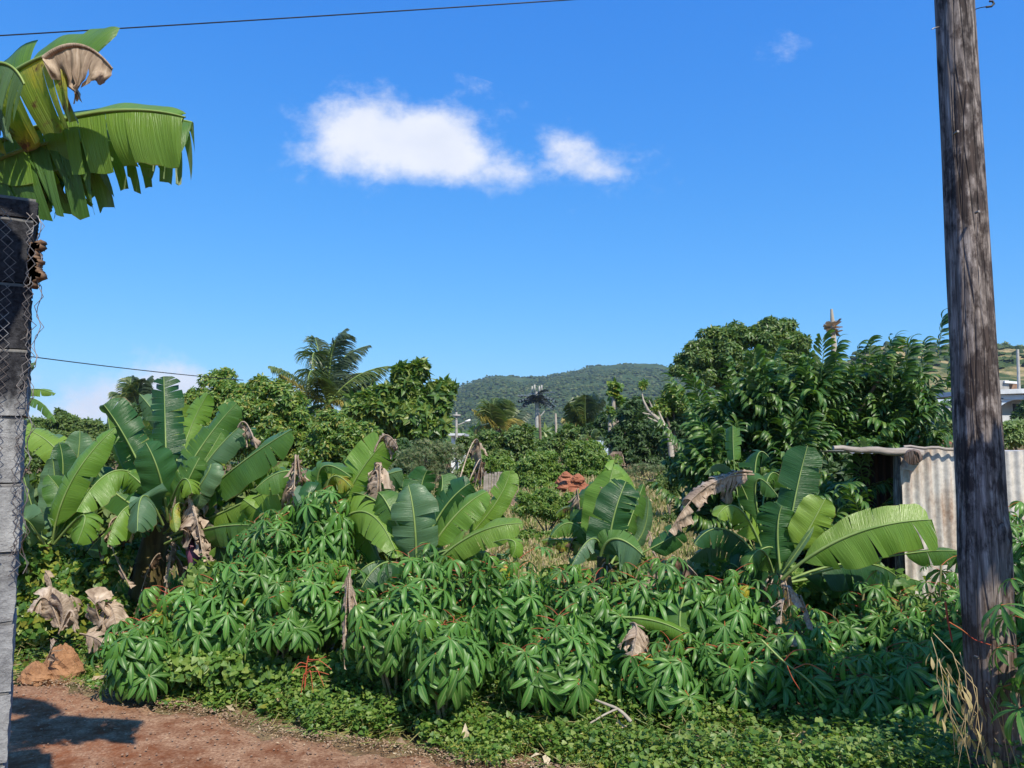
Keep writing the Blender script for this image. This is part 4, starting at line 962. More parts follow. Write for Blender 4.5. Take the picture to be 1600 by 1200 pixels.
lf(r, (650, 880, 6.0), (655, 780, 6.1), (668, 735, 6.1), .15, face=(.4, -.9, .2), fold=.2, tears=.1, mat='ban_dark', tip=.25)
lf(r, (650, 880, 5.9), (685, 790, 6.0), (690, 742, 6.1), .15, face=(-.4, -.9, .2), fold=.25, tears=.3, mat='ban', tip=.25)
lf(r, (690, 880, 5.9), (765, 800, 5.8), (797, 735, 5.8), .10, face=(-.4, -.85, .3), fold=-.1, curl=.5, grav=0, tears=.08, mat='ban_light', tip=.2, pet=.25)
lf(r, (660, 890, 5.8), (750, 800, 5.9), (790, 815, 5.9), .11, face=(.1, -.6, .8), fold=.5, grav=.4, tears=.2, mat='ban_dark', tip=.2, pet=.3)
lf(r, (650, 890, 5.6), (612, 800, 5.6), (590, 770, 5.7), .15, face=(-.2, -.9, .4), fold=.2, grav=.2, tears=.08, mat='ban', tip=.3)
lf(r, (655, 890, 5.6), (700, 860, 5.4), (770, 870, 5.3), .14, face=(.1, -.8, .6), fold=.3, grav=.4, tears=.1, mat='ban', tip=.3)
lf(r, (645, 900, 5.6), (600, 880, 5.4), (560, 930, 5.3), .15, face=(-.1, -.5, .8), fold=.4, grav=.6, tears=.1, mat='ban_dark', tip=.3)
lf(r, (660, 900, 5.6), (780, 845, 5.2), (800, 870, 5.1), .08, face=(.1, -.8, .6), fold=.2, grav=.4, tears=.1, mat='ban_light', tip=.3, pet=.6)
dead(r, (690, 860, 6.2), (740, 690, 7.0), (752, 760, 7.1), .12, fold=.6, pet=.62, tears=.5, label='dry brown leaf standing up above the others'); 
dead(r, (690, 860, 6.4), (748, 720, 7.0), (735, 785, 7.1), .10, fold=.6, pet=.66, tears=.8, mat='dry_dark')
DUP = .25
# --- plant F right of centre
r = bplant('banana plant with two broad crossed leaves and a bright pale midrib right of centre', 945, 5.7)
stemtube(r, [at(950, 1010, 5.8), at(948, 870, 5.75)], [.11, .07])
lf(r, (946, 885, 5.8), (943, 815, 5.75), (958, 732, 5.8), .20, face=(-.25, -.95, .2), fold=.08, fold2=.1, curl=.15, grav=.03, tears=.03, mat='ban_light', ribm='rib', tip=.35, pet=.22)
lf(r, (950, 870, 6.0), (975, 790, 6.0), (945, 728, 6.0), .16, face=(-.1, -.95, .3), fold=.2, tears=.05, mat='ban_light', tip=.2, pet=.3)
lf(r, (949, 880, 5.5), (957, 815, 5.45), (978, 752, 5.5), .165, face=(.2, -.93, .3), fold=.12, curl=.25, grav=.05, tears=.10, gap=.4, mat='ban_dark', tip=.25, pet=.1, base=.05)
lf(r, (955, 870, 5.9), (1000, 840, 5.9), (1012, 775, 5.9), .085, face=(.2, -.95, .2), fold=.1, tears=.03, mat='ban_blue', tip=.25, pet=.3)
lf(r, (944, 870, 5.5), (925, 842, 5.4), (893, 885, 5.3), .09, face=(-.4, -.7, .6), fold=.3, grav=.4, tears=.05, mat='ban_blue', tip=.3, pet=.15)
lf(r, (938, 868, 5.45), (962, 842, 5.35), (1005, 868, 5.3), .22, face=(.0, -.8, .6), fold=.35, curl=.5, grav=.8, tears=.05, mat='ban_blue', tip=.25, pet=.05, sides=(1, 0))
lf(r, (938, 868, 5.45), (962, 842, 5.36), (1002, 868, 5.32), .09, face=(.0, -.8, .6), fold=.0, curl=.1, grav=.0, tears=.05, mat='ban', tip=.25, pet=.05, sides=(0, 1))
lf(r, (955, 885, 5.6), (1015, 858, 5.5), (1066, 828, 5.5), .11, face=(.1, -.9, .4), fold=.1, grav=.15, tears=.05, mat='ban_dark', tip=.15, pet=.5)
lf(r, (945, 880, 5.9), (900, 820, 6.0), (862, 838, 6.0), .10, face=(-.1, -.8, .6), fold=.2, grav=.4, tears=.35, mat='ban', tip=.25)
lf(r, (945, 885, 5.9), (910, 850, 6.0), (846, 845, 6.1), .09, face=(-.1, -.8, .6), fold=.2, grav=.3, tears=.35, mat='ban_yel', tip=.25)
lf(r, (945, 880, 5.9), (905, 800, 6.1), (868, 806, 6.2), .06, face=(-.1, -.8, .6), fold=.2, grav=.3, tears=.3, mat='ban_yel', tip=.25, pet=.4, label='narrow yellow and brown leaf')
dead(r, (902, 765, 6.1), (903, 775, 6.05), (908, 812, 6.05), .085, fold=.6, tears=.5, label='pale dry leaf bundle hanging from a bent stalk')
dead(r, (898, 780, 6.1), (896, 800, 6.1), (896, 840, 6.1), .06, mat='dry_dark', fold=.6, tears=.5)
dead(r, (925, 860, 6.0), (900, 840, 6.0), (888, 870, 6.0), .10, mat='dry_dark', fold=.6, tears=.4)
dead(r, (1012, 830, 5.7), (1016, 838, 5.7), (1024, 868, 5.65), .03, fold=.3, tears=.3); dead(r, (938, 762, 5.6), (943, 768, 5.55), (951, 790, 5.5), .035, fold=.6, tears=.1, mat='dry_dark')
stemtube(r, [at(900, 870, 6.1), at(897, 800, 6.1), at(903, 765, 6.1)], [.02, .015, .012], mat='rib_dark', name='leaf_stalk')
for (a_, b_, c_, m_) in (((946, 880, 5.62), (938, 895, 5.55), (932, 945, 5.5), 'dry_dark'), ((950, 880, 5.62), (958, 900, 5.55), (962, 950, 5.5), 'dry'), ((948, 885, 5.6), (948, 905, 5.5), (946, 960, 5.48), 'dry_dark')): dead(r, a_, b_, c_, .06, mat=m_, tears=.4)
# --- plant G
r = bplant('banana plant whose long torn leaf reaches right before the corrugated iron', 1215, 5.4)
stemtube(r, [at(1215, 1040, 5.5), at(1218, 900, 5.45)], [.12, .08])
lf(r, (1222, 905, 5.3), (1325, 838, 5.1), (1455, 812, 5.0), .21, face=(.0, -.86, .5), fold=.1, curl=.25, grav=.5, tears=.25, gap=.35, mat='ban_light', tip=.07, pet=.18, sides=(1, 0), base=.3, strip_rand=.12)
lf(r, (1222, 905, 5.3), (1325, 837, 5.105), (1452, 812, 5.005), .13, face=(.0, -.76, .64), fold=-.15, curl=-.05, grav=.0, tears=.15, gap=.2, mat='ban_light', tip=.10, pet=.18, sides=(0, 1), base=.5, strip_rand=.08)
lf(r, (1222, 910, 5.5), (1240, 790, 5.6), (1262, 696, 5.65), .15, face=(-.35, -.9, .2), fold=.05, curl=.3, grav=.05, tears=.18, mat='ban_dark', tip=.18, pet=.22)
lf(r, (1224, 900, 5.4), (1262, 830, 5.35), (1290, 778, 5.35), .14, face=(.25, -.85, .4), fold=.0, curl=.25, grav=.05, tears=.05, mat='ban_light', tip=.25, pet=.25)
lf(r, (1220, 900, 5.4), (1215, 830, 5.4), (1222, 790, 5.4), .16, face=(-.35, -.9, .2), fold=.1, curl=.3, tears=.15, mat='ban_dark', tip=.25)
lf(r, (1222, 895, 5.35), (1250, 855, 5.3), (1272, 822, 5.3), .028, face=(0, -.9, .4), fold=-.6, curl=-.2, grav=0, tears=.02, mat='ban_blue', tip=.3, pet=.05, label='pale rolled young leaf')
lf(r, (1225, 910, 5.5), (1330, 880, 5.5), (1400, 900, 5.5), .18, face=(.0, -.5, .8), fold=.4, grav=.8, tears=.2, mat='ban_dark', tip=.2)
lf(r, (1240, 905, 5.5), (1400, 868, 5.2), (1500, 862, 5.1), .10, face=(.0, -.8, .6), fold=.3, grav=.6, tears=.2, mat='ban', tip=.3, pet=.55)
lf(r, (1200, 900, 5.7), (1158, 800, 5.8), (1145, 664, 5.9), .10, face=(-.3, -.95, .2), fold=.4, grav=.3, tears=.3, mat='ban', ribm='rib', tip=.05, pet=.80, sides=(1, 1), label='broken leaf on a long pale bent stalk')
lf(r, (1200, 890, 5.7), (1150, 745, 5.6), (1100, 742, 5.5), .045, face=(.1, -.7, .7), fold=.5, grav=.3, tears=.03, mat='ban_blue', tip=.3, pet=.45)
lf(r, (1205, 890, 5.6), (1180, 760, 5.6), (1215, 775, 5.5), .12, face=(.2, -.8, .6), fold=.4, grav=.4, tears=.15, mat='ban', tip=.3, pet=.2)
lf(r, (1205, 900, 5.5), (1160, 800, 5.4), (1120, 808, 5.3), .12, face=(-.1, -.7, .7), fold=.3, grav=.3, tears=.3, mat='ban_light', tip=.3, pet=.2)
lf(r, (1205, 905, 5.5), (1140, 830, 5.4), (1085, 850, 5.3), .13, face=(-.1, -.7, .7), fold=.4, grav=.5, tears=.1, mat='ban_dark', tip=.3, pet=.2)
lf(r, (1210, 905, 5.4), (1190, 860, 5.2), (1165, 890, 5.1), .12, face=(-.1, -.8, .6), fold=.4, grav=.5, tears=.2, mat='ban', tip=.3, pet=.1)
lf(r, (1190, 950, 5.5), (1165, 900, 5.4), (1140, 880, 5.4), .15, face=(-.1, -.95, .2), fold=.1, grav=.05, tears=.03, mat='ban_dark', tip=.3, pet=.1)
lf(r, (1190, 900, 5.7), (1180, 730, 5.9), (1205, 720, 5.9), .12, face=(.1, -.8, .6), fold=.4, grav=.4, tears=.25, mat='ban_dark', tip=.3, pet=.4)
dead(r, (1178, 742, 5.5), (1105, 760, 5.45), (1046, 832, 5.4), .13, fold=.3, fold2=.8, curl=.5, grav=.9, tears=.22, gap=.5, cr=.75, face=(-.1, -.8, .6), label='wide dry brown leaf draped down to the left')
dead(r, (1175, 738, 5.5), (1150, 738, 5.48), (1128, 752, 5.46), .17, fold=.5, fold2=1.4, grav=1.3, tears=.5, gap=1.0, cr=.8, label='dry brown strips hanging in a row')
for (a_, b_, c_, m_) in (((1214, 900, 5.35), (1204, 915, 5.28), (1198, 965, 5.25), 'dry_dark'), ((1220, 900, 5.35), (1230, 920, 5.28), (1234, 970, 5.25), 'dry'), ((1217, 905, 5.32), (1217, 925, 5.25), (1214, 985, 5.22), 'dry_dark')): dead(r, a_, b_, c_, .07, mat=m_, tears=.4)
dead(r, (1200, 905, 5.3), (1185, 940, 5.2), (1190, 985, 5.1), .07, mat='dry', tears=.4)
for (rt, px_, Y_) in (('F', 948, 5.62), ('G', 1217, 5.32), ('E', 652, 5.62)):
    pass
DUP = 0
# loose leaf lying low in the cassava
r = thing('banana_leaf', 'broad green banana leaf lying low among the cassava leaves right of centre', 'banana leaf', (at(1030, 985, 4.7).x, 4.7, 0))
lf(r, (965, 965, 5.0), (1030, 972, 4.9), (1085, 1000, 4.8), .08, face=(.0, -.8, .6), fold=.1, grav=.2, tears=.03, mat='ban_light', pet=.1, name='blade')
lf(r, (1070, 930, 5.0), (1062, 970, 4.95), (1070, 1010, 4.9), .11, face=(.0, -.9, .3), fold=.1, grav=.2, tears=.03, mat='ban', pet=.1, name='blade')
r = thing('dry_banana_leaf', 'crumpled pale dry banana leaf behind the cassava right of centre', 'dry leaf', (at(985, 1000, 4.8).x, 4.8, 0))
dead(r, (985, 975, 4.9), (995, 985, 4.8), (985, 1035, 4.75), .12, fold=.3, cr=.6, tears=.15, gap=.3, name='blade')
r = thing('dry_banana_leaf', 'dry brown leaf trash standing behind the cassava at the foot of the crossed leaves', 'dry leaf', (at(1022, 900, 5.4).x, 5.4, 0))
dead(r, (1020, 862, 5.4), (1030, 900, 5.4), (1022, 960, 5.3), .12, fold=.5, cr=.8, tears=.3, name='blade'); dead(r, (1050, 868, 5.4), (1070, 880, 5.4), (1090, 900, 5.3), .10, mat='dry_dark', fold=.5, cr=.8, tears=.3, name='blade')
r = thing('dry_banana_leaf', 'dry brown curled leaves hanging above the cassava left of the corrugated shed', 'dry leaf', (at(1235, 930, 4.9).x, 4.9, 0))
for (a, b_, c_) in (((1225, 915, 4.9), (1240, 925, 4.85), (1255, 950, 4.8)), ((1225, 935, 4.9), (1222, 950, 4.85), (1218, 975, 4.8)), ((1250, 930, 4.9), (1262, 960, 4.85), (1272, 990, 4.8)), ((1235, 975, 4.9), (1240, 990, 4.85), (1250, 1010, 4.8))):
    dead(r, a, b_, c_, .045, fold=.5, cr=.9, tears=.3, name='blade')
# dry leaf heaps at the left foot
for (lab, L_) in (('pale curled dry banana leaf standing beside the orange earth clods', [((95, 985, 6.0), (72, 935, 5.95), (50, 958, 5.9), .10), ((92, 990, 6.0), (98, 950, 5.95), (80, 925, 5.9), .08), ((95, 985, 5.9), (110, 955, 5.9), (118, 985, 5.9), .09)]),
                  ('brown bundle of dry leaves hugging a stump left of the banana trunk', [((165, 985, 6.2), (150, 950, 6.15), (158, 940, 6.1), .11), ((160, 942, 6.2), (175, 950, 6.15), (182, 985, 6.1), .10), ((165, 945, 6.2), (162, 965, 6.15), (160, 990, 6.1), .10)]),
                  ('narrow dry leaf hanging in the vines left of the banana trunk', [((70, 892, 6.3), (78, 905, 6.3), (84, 930, 6.3), .05), ((110, 930, 6.3), (118, 940, 6.3), (122, 955, 6.3), .05)]),
                  ('scattered pale dry leaves lying by the left road edge', [((125, 990, 6.0), (145, 995, 5.95), (160, 1005, 5.9), .06), ((170, 1025, 5.4), (185, 1035, 5.3), (195, 1045, 5.3), .04), ((75, 1030, 5.75), (80, 1015, 5.7), (88, 1000, 5.7), .05), ((180, 985, 6.1), (200, 990, 6.1), (215, 1000, 6.1), .06)])):
    p = at(L_[0][0][0], 1000, L_[0][0][2]); r = thing('dry_banana_leaf', lab, 'dry leaf', (p.x, p.y, 0))
    for (a, b_, c_, w) in L_: dead(r, a, b_, c_, w, fold=.3, cr=.7, tears=.2, gap=.4, name='blade', grav=.6)

# ================================================================== CASSAVA
def leaflet(Lf, Wf, az, e0, droop, elev_side=0):
    """a drooping leaflet from the origin; az around z; returns verts, faces, midrib raised"""
    n = 8; s = np.linspace(0, 1, n); e = e0 - droop*s**1.1
    dx = np.cos(e)*Lf/(n-1); dz = np.sin(e)*Lf/(n-1)
    r = np.concatenate([[0], np.cumsum(dx[1:])]); z = np.concatenate([[0], np.cumsum(dz[1:])])
    w = Wf*np.interp(s, [0, .12, .35, .6, .8, .93, 1], [.10, .32, .78, 1, .72, .26, .0])/2
    c, si = math.cos(az), math.sin(az)
    V = []; tw = rng.normal(0, .25)
    for side in (-1, -.5, 0, .5, 1):
        lat = w*side; up = abs(side)*w*.28*(1 if True else 0) + lat*tw + .035*w*np.sin(s*17+side*3)
        nx = -np.sin(e); nz = np.cos(e)
        X = r+nx*up; Z = z+nz*up; Yl = lat
        V.append(np.stack([X*c-Yl*si, X*si+Yl*c, Z], 1))
    V = np.concatenate(V); i = np.arange(5*n).reshape(5, n)
    F = np.stack([i[:-1, :-1], i[:-1, 1:], i[1:, 1:], i[1:, :-1]], -1).reshape(-1, 4)
    return V, F
LUV = np.stack([np.repeat([1, .5, 0, .5, 1], 8), np.tile(np.linspace(0, 1, 8), 5)], 1)
def cassava_leaf_mesh(k, mat, young=False, e_shift=0.0):
    lf_ = MB(); tilt = rng.uniform(.6, .95); nl = 7 if k % 3 else 6; span = 2.15 if nl == 7 else 2.0
    pl = .17 + .03*(k % 3); tip = np.array([pl*.95, 0, .015])
    for i in range(nl):
        f = (i-(nl-1)/2)/((nl-1)/2); az = f*span + rng.normal(0, .06)
        Ll = (.19-.06*abs(f)**1.5)*rng.uniform(.92, 1.08); 
        V, F = leaflet(Ll, Ll*rng.uniform(.195, .245), az, .15+rng.normal(0, .08)+e_shift, 1.2+rng.normal(0, .12))
        Rt = np.array(Matrix.Rotation(tilt, 3, 'Y')); lf_.add(V@Rt.T+tip, F, 0, LUV*np.array([1, Ll]))
    Vv = np.concatenate(lf_.V); Fq = np.concatenate(lf_.F[4])
    ml = mesh('cassava_leaf', Vv, Fq, mat, uv=np.concatenate(lf_.U))
    pt = MB(); pt.tube([(0, 0, 0), (pl*.35, 0, .022), (pl*.7, 0, .028), tuple(tip+np.array([.004, 0, 0]))], [.0036, .0028, .0024, .0026], 5)
    mp = mesh('petiole', np.concatenate(pt.V), [np.concatenate(pt.F[k_]) for k_ in pt.F], M['pet'])
    return ml, mp
CAS = [cassava_leaf_mesh(k, M['cas'], e_shift=rng.uniform(-.2, .2)) for k in range(9)]
CAS_Y = [cassava_leaf_mesh(k, M['cas_y'], e_shift=-.5) for k in range(3)]; CAS_D = [cassava_leaf_mesh(k, M['cas_d'], e_shift=-.7) for k in range(2)]
def cassava(label, px, Y, top, low, nst, nleaf, spread, lean=(0, 0), sc=1.0, shade=False, yellow=.03, young=.12):
    gx = at(px, 900, Y).x; zt = at(px, top-22, Y).z; zl = max(.12, at(px, low-35, Y).z)
    root = thing('cassava_plant', label, 'cassava plant', (gx, Y, 0), 'cassava plants along the road edge')
    for st in range(nst):
        mb = MB(); a = rng.uniform(0, 6.28); off = np.array([math.cos(a), math.sin(a)*.45])*spread*(.35+.65*rng.random())
        h = zt*(rng.uniform(.72, 1.0) if st else 1.0) - .10
        x1 = off[0]+lean[0]; y1 = off[1]+lean[1]
        n = 12; t = np.linspace(0, 1, n)
        P = np.stack([x1*t**1.3+.02*np.sin(t*7+st), y1*t**1.3+.02*np.cos(t*6+st), h*t], 1)
        mb.tube(P, np.linspace(.013, .006, n), 7, rough=.04)
        me = mesh('stem', np.concatenate(mb.V), [np.concatenate(mb.F[k_]) for k_ in mb.F], M['cstem']); obj('stem', me, root)
        m = int(nleaf*2.2)//nst
        for i in range(m):
            f = 1-(i+.2)/m; zz = zl + (h-zl)*f**.85 if h > zl else h
            tt = min(1, max(0, zz/h)); p = np.array([np.interp(tt, t, P[:, 0]), np.interp(tt, t, P[:, 1]), zz])
            az = i*2.39996 + st + rng.normal(0, .3)
            if math.sin(az) > .55 and rng.random() < .6: az = -az      # the road side carries the leaves
            pitch = .50-1.15*f**2+rng.normal(0, .18)     # petiole rises near the top, hangs below
            pr = (CAS_Y if (f > .86 and rng.random() < young*5) else CAS_D if rng.random() < yellow else CAS)
            ml, mp = pr[rng.integers(0, len(pr))]
            s = sc*rng.uniform(.50, .92)*(.8 if f > .92 else 1)*(1.0+.15*(f < .6))
            # rotate: azimuth about z, then a small pitch (x axis up by -pitch)
            Rm = Matrix.Rotation(az, 4, 'Z') @ Matrix.Rotation(pitch*.55, 4, 'Y') @ Matrix.Rotation(rng.normal(0, .12), 4, 'X')
            o = bpy.data.objects.new('leaf', ml); link(o); o.parent = root
            o.matrix_local = Matrix.Translation(Vector(p)) @ Rm @ Matrix.Diagonal((s, s, s, 1))
            q = bpy.data.objects.new('petiole', mp); link(q); q.parent = o
    return root
# px, Y, top px, low px, stems, leaves, spread
CP = [
 ('lowest cassava at the left end of the row, beside the road', 232, 4.95, 965, 1085, 5, 56, .20, {}),
 ('cassava bush between the low left end and the tall left group', 300, 5.15, 915, 1075, 5, 60, .22, {}),
 ('cassava below the shredded brown banana leaf, reaching over the road edge', 372, 5.2, 855, 1060, 6, 76, .22, {}),
 ('cassava in the left group directly below the hanging brown leaf', 418, 5.35, 800, 990, 6, 84, .22, {}),
 ('front cassava of the left group above a bare red twig', 440, 4.95, 920, 1010, 4, 40, .2, {}),
 ('tallest cassava of the left group, its top reaching up before the banana leaves', 508, 5.3, 768, 960, 6, 90, .15, {}),
 ('cassava with some yellow leaves left of the pale hanging dry leaf', 498, 5.0, 885, 1000, 4, 40, .16, {'yellow': .22}),
 ('first cassava right of the pale hanging dry leaf', 612, 4.55, 915, 1040, 4, 48, .18, {}),
 ('cassava under the cupped upright banana leaf', 672, 4.75, 862, 1080, 5, 66, .22, {}),
 ('front cassava with large glossy leaves low in the centre', 690, 4.3, 965, 1085, 4, 46, .2, {'sc': 1.05}),
 ('cassava just right of the cupped banana leaf', 745, 4.8, 862, 1060, 5, 60, .2, {}),
 ('cassava in the centre, below the dry grass clearing', 822, 4.75, 868, 1080, 5, 70, .22, {}),
 ('front cassava above the fallen forked stick', 850, 4.3, 960, 1090, 4, 50, .22, {'sc': 1.05}),
 ('cassava left of the two crossed banana leaves', 900, 4.8, 888, 1080, 5, 60, .2, {}),
 ('cassava below the two crossed banana leaves', 968, 4.7, 885, 1080, 5, 66, .22, {}),
 ('low front cassava right of the fallen forked stick', 1010, 4.3, 1000, 1100, 4, 44, .22, {}),
 ('cassava left of the dark upright banana leaf', 1048, 4.7, 880, 1080, 5, 60, .2, {}),
 ('bright topped cassava before the dark upright banana leaf', 1110, 4.6, 890, 1080, 5, 66, .2, {'young': .2}),
 ('front cassava at the right end of the sunlit row', 1152, 4.35, 985, 1110, 4, 50, .22, {}),
 ('thin cassava before the curled dry leaves left of the shed', 1215, 4.7, 905, 1080, 4, 40, .2, {'sc': .85}),
 ('sparse cassava with long red stalks left of the dark shed corner', 1285, 4.5, 965, 1090, 4, 30, .24, {'sc': .85}),
 ('glossy cassava at the dark corner of the corrugated shed', 1335, 4.8, 905, 1060, 4, 34, .18, {'sc': .95}),
 ('cassava in front of the lower edge of the rusty sheet', 1425, 4.7, 925, 1060, 4, 38, .2, {}),
 ('cassava half hidden behind the left side of the wooden pole', 1475, 4.6, 880, 1080, 4, 34, .16, {}),
 ('shaded cassava low down left of the wooden pole', 1400, 4.2, 1010, 1110, 3, 22, .2, {}),
 ('shaded cassava below the dark shed corner', 1330, 4.15, 1020, 1120, 3, 20, .2, {}),
 ('cassava right of the wooden pole in front of the grey sheet', 1590, 4.6, 800, 1080, 5, 50, .18, {}),
]
for (lab, px, Y, top, low, ns, nl, sp, kw) in CP: cassava(lab, px, Y+.45, top, low, ns, nl, sp, **kw)
cassava('cassava leaves hanging beside the right of the wooden pole, casting a shadow on it', 1640, 3.45, 900, 1150, 3, 22, .12, lean=(-.07, 0))

# ================================================================== TREES AND BUSHES
def crown_leaves(lumps, n, ls, T=T_CL, F=F_CL, sub=14, subr=.34, shell=(.55, 1.05), droop=.35, cull=.6, jit=.12):
    """leaf clumps spread over sub-lumps on the surface of the crown's lumps; lumps: (x,y,z,rx,ry,rz) in metres"""
    Ls = np.array(lumps, float); vol = (Ls[:, 3]*Ls[:, 5])+1e-6; P = []; Nn = []
    for l, v in zip(Ls, vol/vol.sum()):
        k = int(n*v); ns = max(4, int(sub*(.6+v*len(Ls)*.6)))
        d = nrm(rng.normal(size=(ns, 3))); d[:, 1] = np.where(rng.random(ns) < cull, -np.abs(d[:, 1]), d[:, 1]); d[:, 2] = np.where(d[:, 2] < -.5, -d[:, 2], d[:, 2])
        sc_ = l[:3] + d*l[3:]*rng.uniform(.62, .95, (ns, 1)); sr = subr*rng.uniform(.6, 1.25, ns)[:, None]*np.array([l[3], l[4], l[5]])**.9
        w = rng.uniform(.4, 1, ns)*(sr[:, 0]); w /= w.sum(); j = rng.choice(ns, k, p=w)
        e = nrm(rng.normal(size=(k, 3))); e[:, 2] = np.where(rng.random(k) < .45, np.abs(e[:, 2]), e[:, 2])
        P.append(sc_[j] + e*sr[j]*rng.uniform(*shell, (k, 1))); Nn.append(nrm(e*.8+d[j]*.5+np.array([0, -.15, .6])+rng.normal(0, .38, (k, 3))))
        # thin inner fill
        kf = k//5; e = rng.normal(0, .36, (kf, 3)); P.append(l[:3]+e*l[3:]); Nn.append(nrm(rng.normal(size=(kf, 3))+np.array([0, 0, .6])))
    P = np.concatenate(P); Nn = np.concatenate(Nn); k = len(P)
    D = rng.normal(size=(k, 3)); D[:, 2] -= droop*2; D = nrm(D+Nn*.3)
    Rm = frames(D, Nn); s = ls*rng.uniform(.65, 1.3, k)
    return scatter(T, F, P, Rm, s)
def lumps_px(L_, Y):
    out_ = []
    for q in L_:
        px, py, a, b = q[:4]; dy = q[4] if len(q) > 4 else 0; rd = q[5] if len(q) > 5 else 1.0
        c = at(px, py, Y+dy); m = (Y+dy)/1200; out_.append((c.x, c.y, c.z, a*m, (a+b)/2*m*rd, b*m))
    return out_
def tree(name, label, cat, L_, Y, n, ls, mat, bark='bark', group=None, trunk=None, T=T_CL, F=F_CL, **k):
    lm = lumps_px(L_, Y)
    if name == 'bush': lm += [(x, y, float(terrain(x, y))+c*.35, a*1.05, b*1.05, c*.8) for (x, y, z, a, b, c) in lm]
    c = np.array(lm); bx = float(np.average(c[:, 0], weights=c[:, 3])); by = float(c[:, 1].mean())
    zg = float(terrain(bx, by)); root = thing(name, label, cat, (bx, by, zg), group)
    V, Fq = crown_leaves(lm, n, ls, T, F, **k); me = mesh('crown', V-np.array([bx, by, zg]), Fq, M[mat], smooth=False)
    obj('crown', me, root)
    mb = MB(); zc = float(np.average(c[:, 2])); hh = max(.4, zc-zg); rt = trunk or max(.03, hh*.035)
    top = np.array([bx, by, zg+hh*.55]); mb.tube([(bx, by, zg-.1), (bx+.02*hh, by, zg+hh*.3), tuple(top)], [rt*1.3, rt, rt*.85], 9, rough=.05)
    child(mb, 'trunk', M[bark], root)
    for l in lm[:9]:
        mb = MB(); e = np.array(l[:3]); md = (top+e)/2+rng.normal(0, .05*hh, 3); tip = e+np.array([0, 0, l[5]*.4])
        mb.tube([tuple(top-np.array([0, 0, hh*.06])), tuple(md), tuple(e), tuple(tip)], [rt*.6, rt*.42, rt*.25, rt*.08], 6); child(mb, 'limb', M[bark], root)
    return root
def col4(*c): return list(c)
M['t_yellow'] = leaf_mat('hedge_tree_leaf', [(.055, .125, .02), (.09, .175, .025), (.13, .21, .03), (.19, .25, .035), (.06, .135, .022), (.09, .17, .025), (.25, .24, .05)], trans=.25, vary=.3)
M['t_bread'] = leaf_mat('breadfruit_leaf', [(.045, .105, .018), (.075, .145, .024), (.12, .19, .034), (.18, .22, .045)], trans=.22, rough=.4)
M['t_mango'] = leaf_mat('mango_leaf', [(.045, .095, .018), (.065, .13, .024), (.095, .16, .03), (.14, .185, .04)], trans=.2, rough=.45, vary=.3)
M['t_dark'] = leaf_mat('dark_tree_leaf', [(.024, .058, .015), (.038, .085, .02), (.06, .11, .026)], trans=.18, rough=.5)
M['t_grey'] = leaf_mat('grey_green_leaf', [(.075, .125, .05), (.10, .155, .06), (.14, .19, .075), (.20, .19, .10)], trans=.2, rough=.7)
M['t_bright'] = leaf_mat('bright_bush_leaf', [(.065, .14, .02), (.10, .185, .026), (.14, .22, .034), (.18, .24, .045)], trans=.28, rough=.5)
M['t_feather'] = leaf_mat('feathery_leaf', [(.06, .11, .025), (.09, .15, .03), (.14, .19, .045)], trans=.28, rough=.6)
M['t_pale'] = leaf_mat('pale_hedge_leaf', [(.12, .19, .06), (.17, .24, .08), (.22, .28, .11)], trans=.25, rough=.5)
M['t_cust'] = leaf_mat('long_drooping_leaf', [(.03, .085, .02), (.042, .11, .023), (.06, .14, .028), (.11, .18, .04)], trans=.22, rough=.42, back=(.09, .15, .045), vary=.3, spec=.4)
M['t_twig'] = leaf_mat('long_drooping_twig_leaf', [(.03, .085, .02), (.042, .11, .023), (.06, .14, .028), (.11, .18, .04)], trans=.24, rough=.42, back=(.09, .15, .045), vary=.3, spec=.4, mid=(.14, .21, .06))
star, starF = trio(T_FOLD, F_FOLD, 1.2, 5)
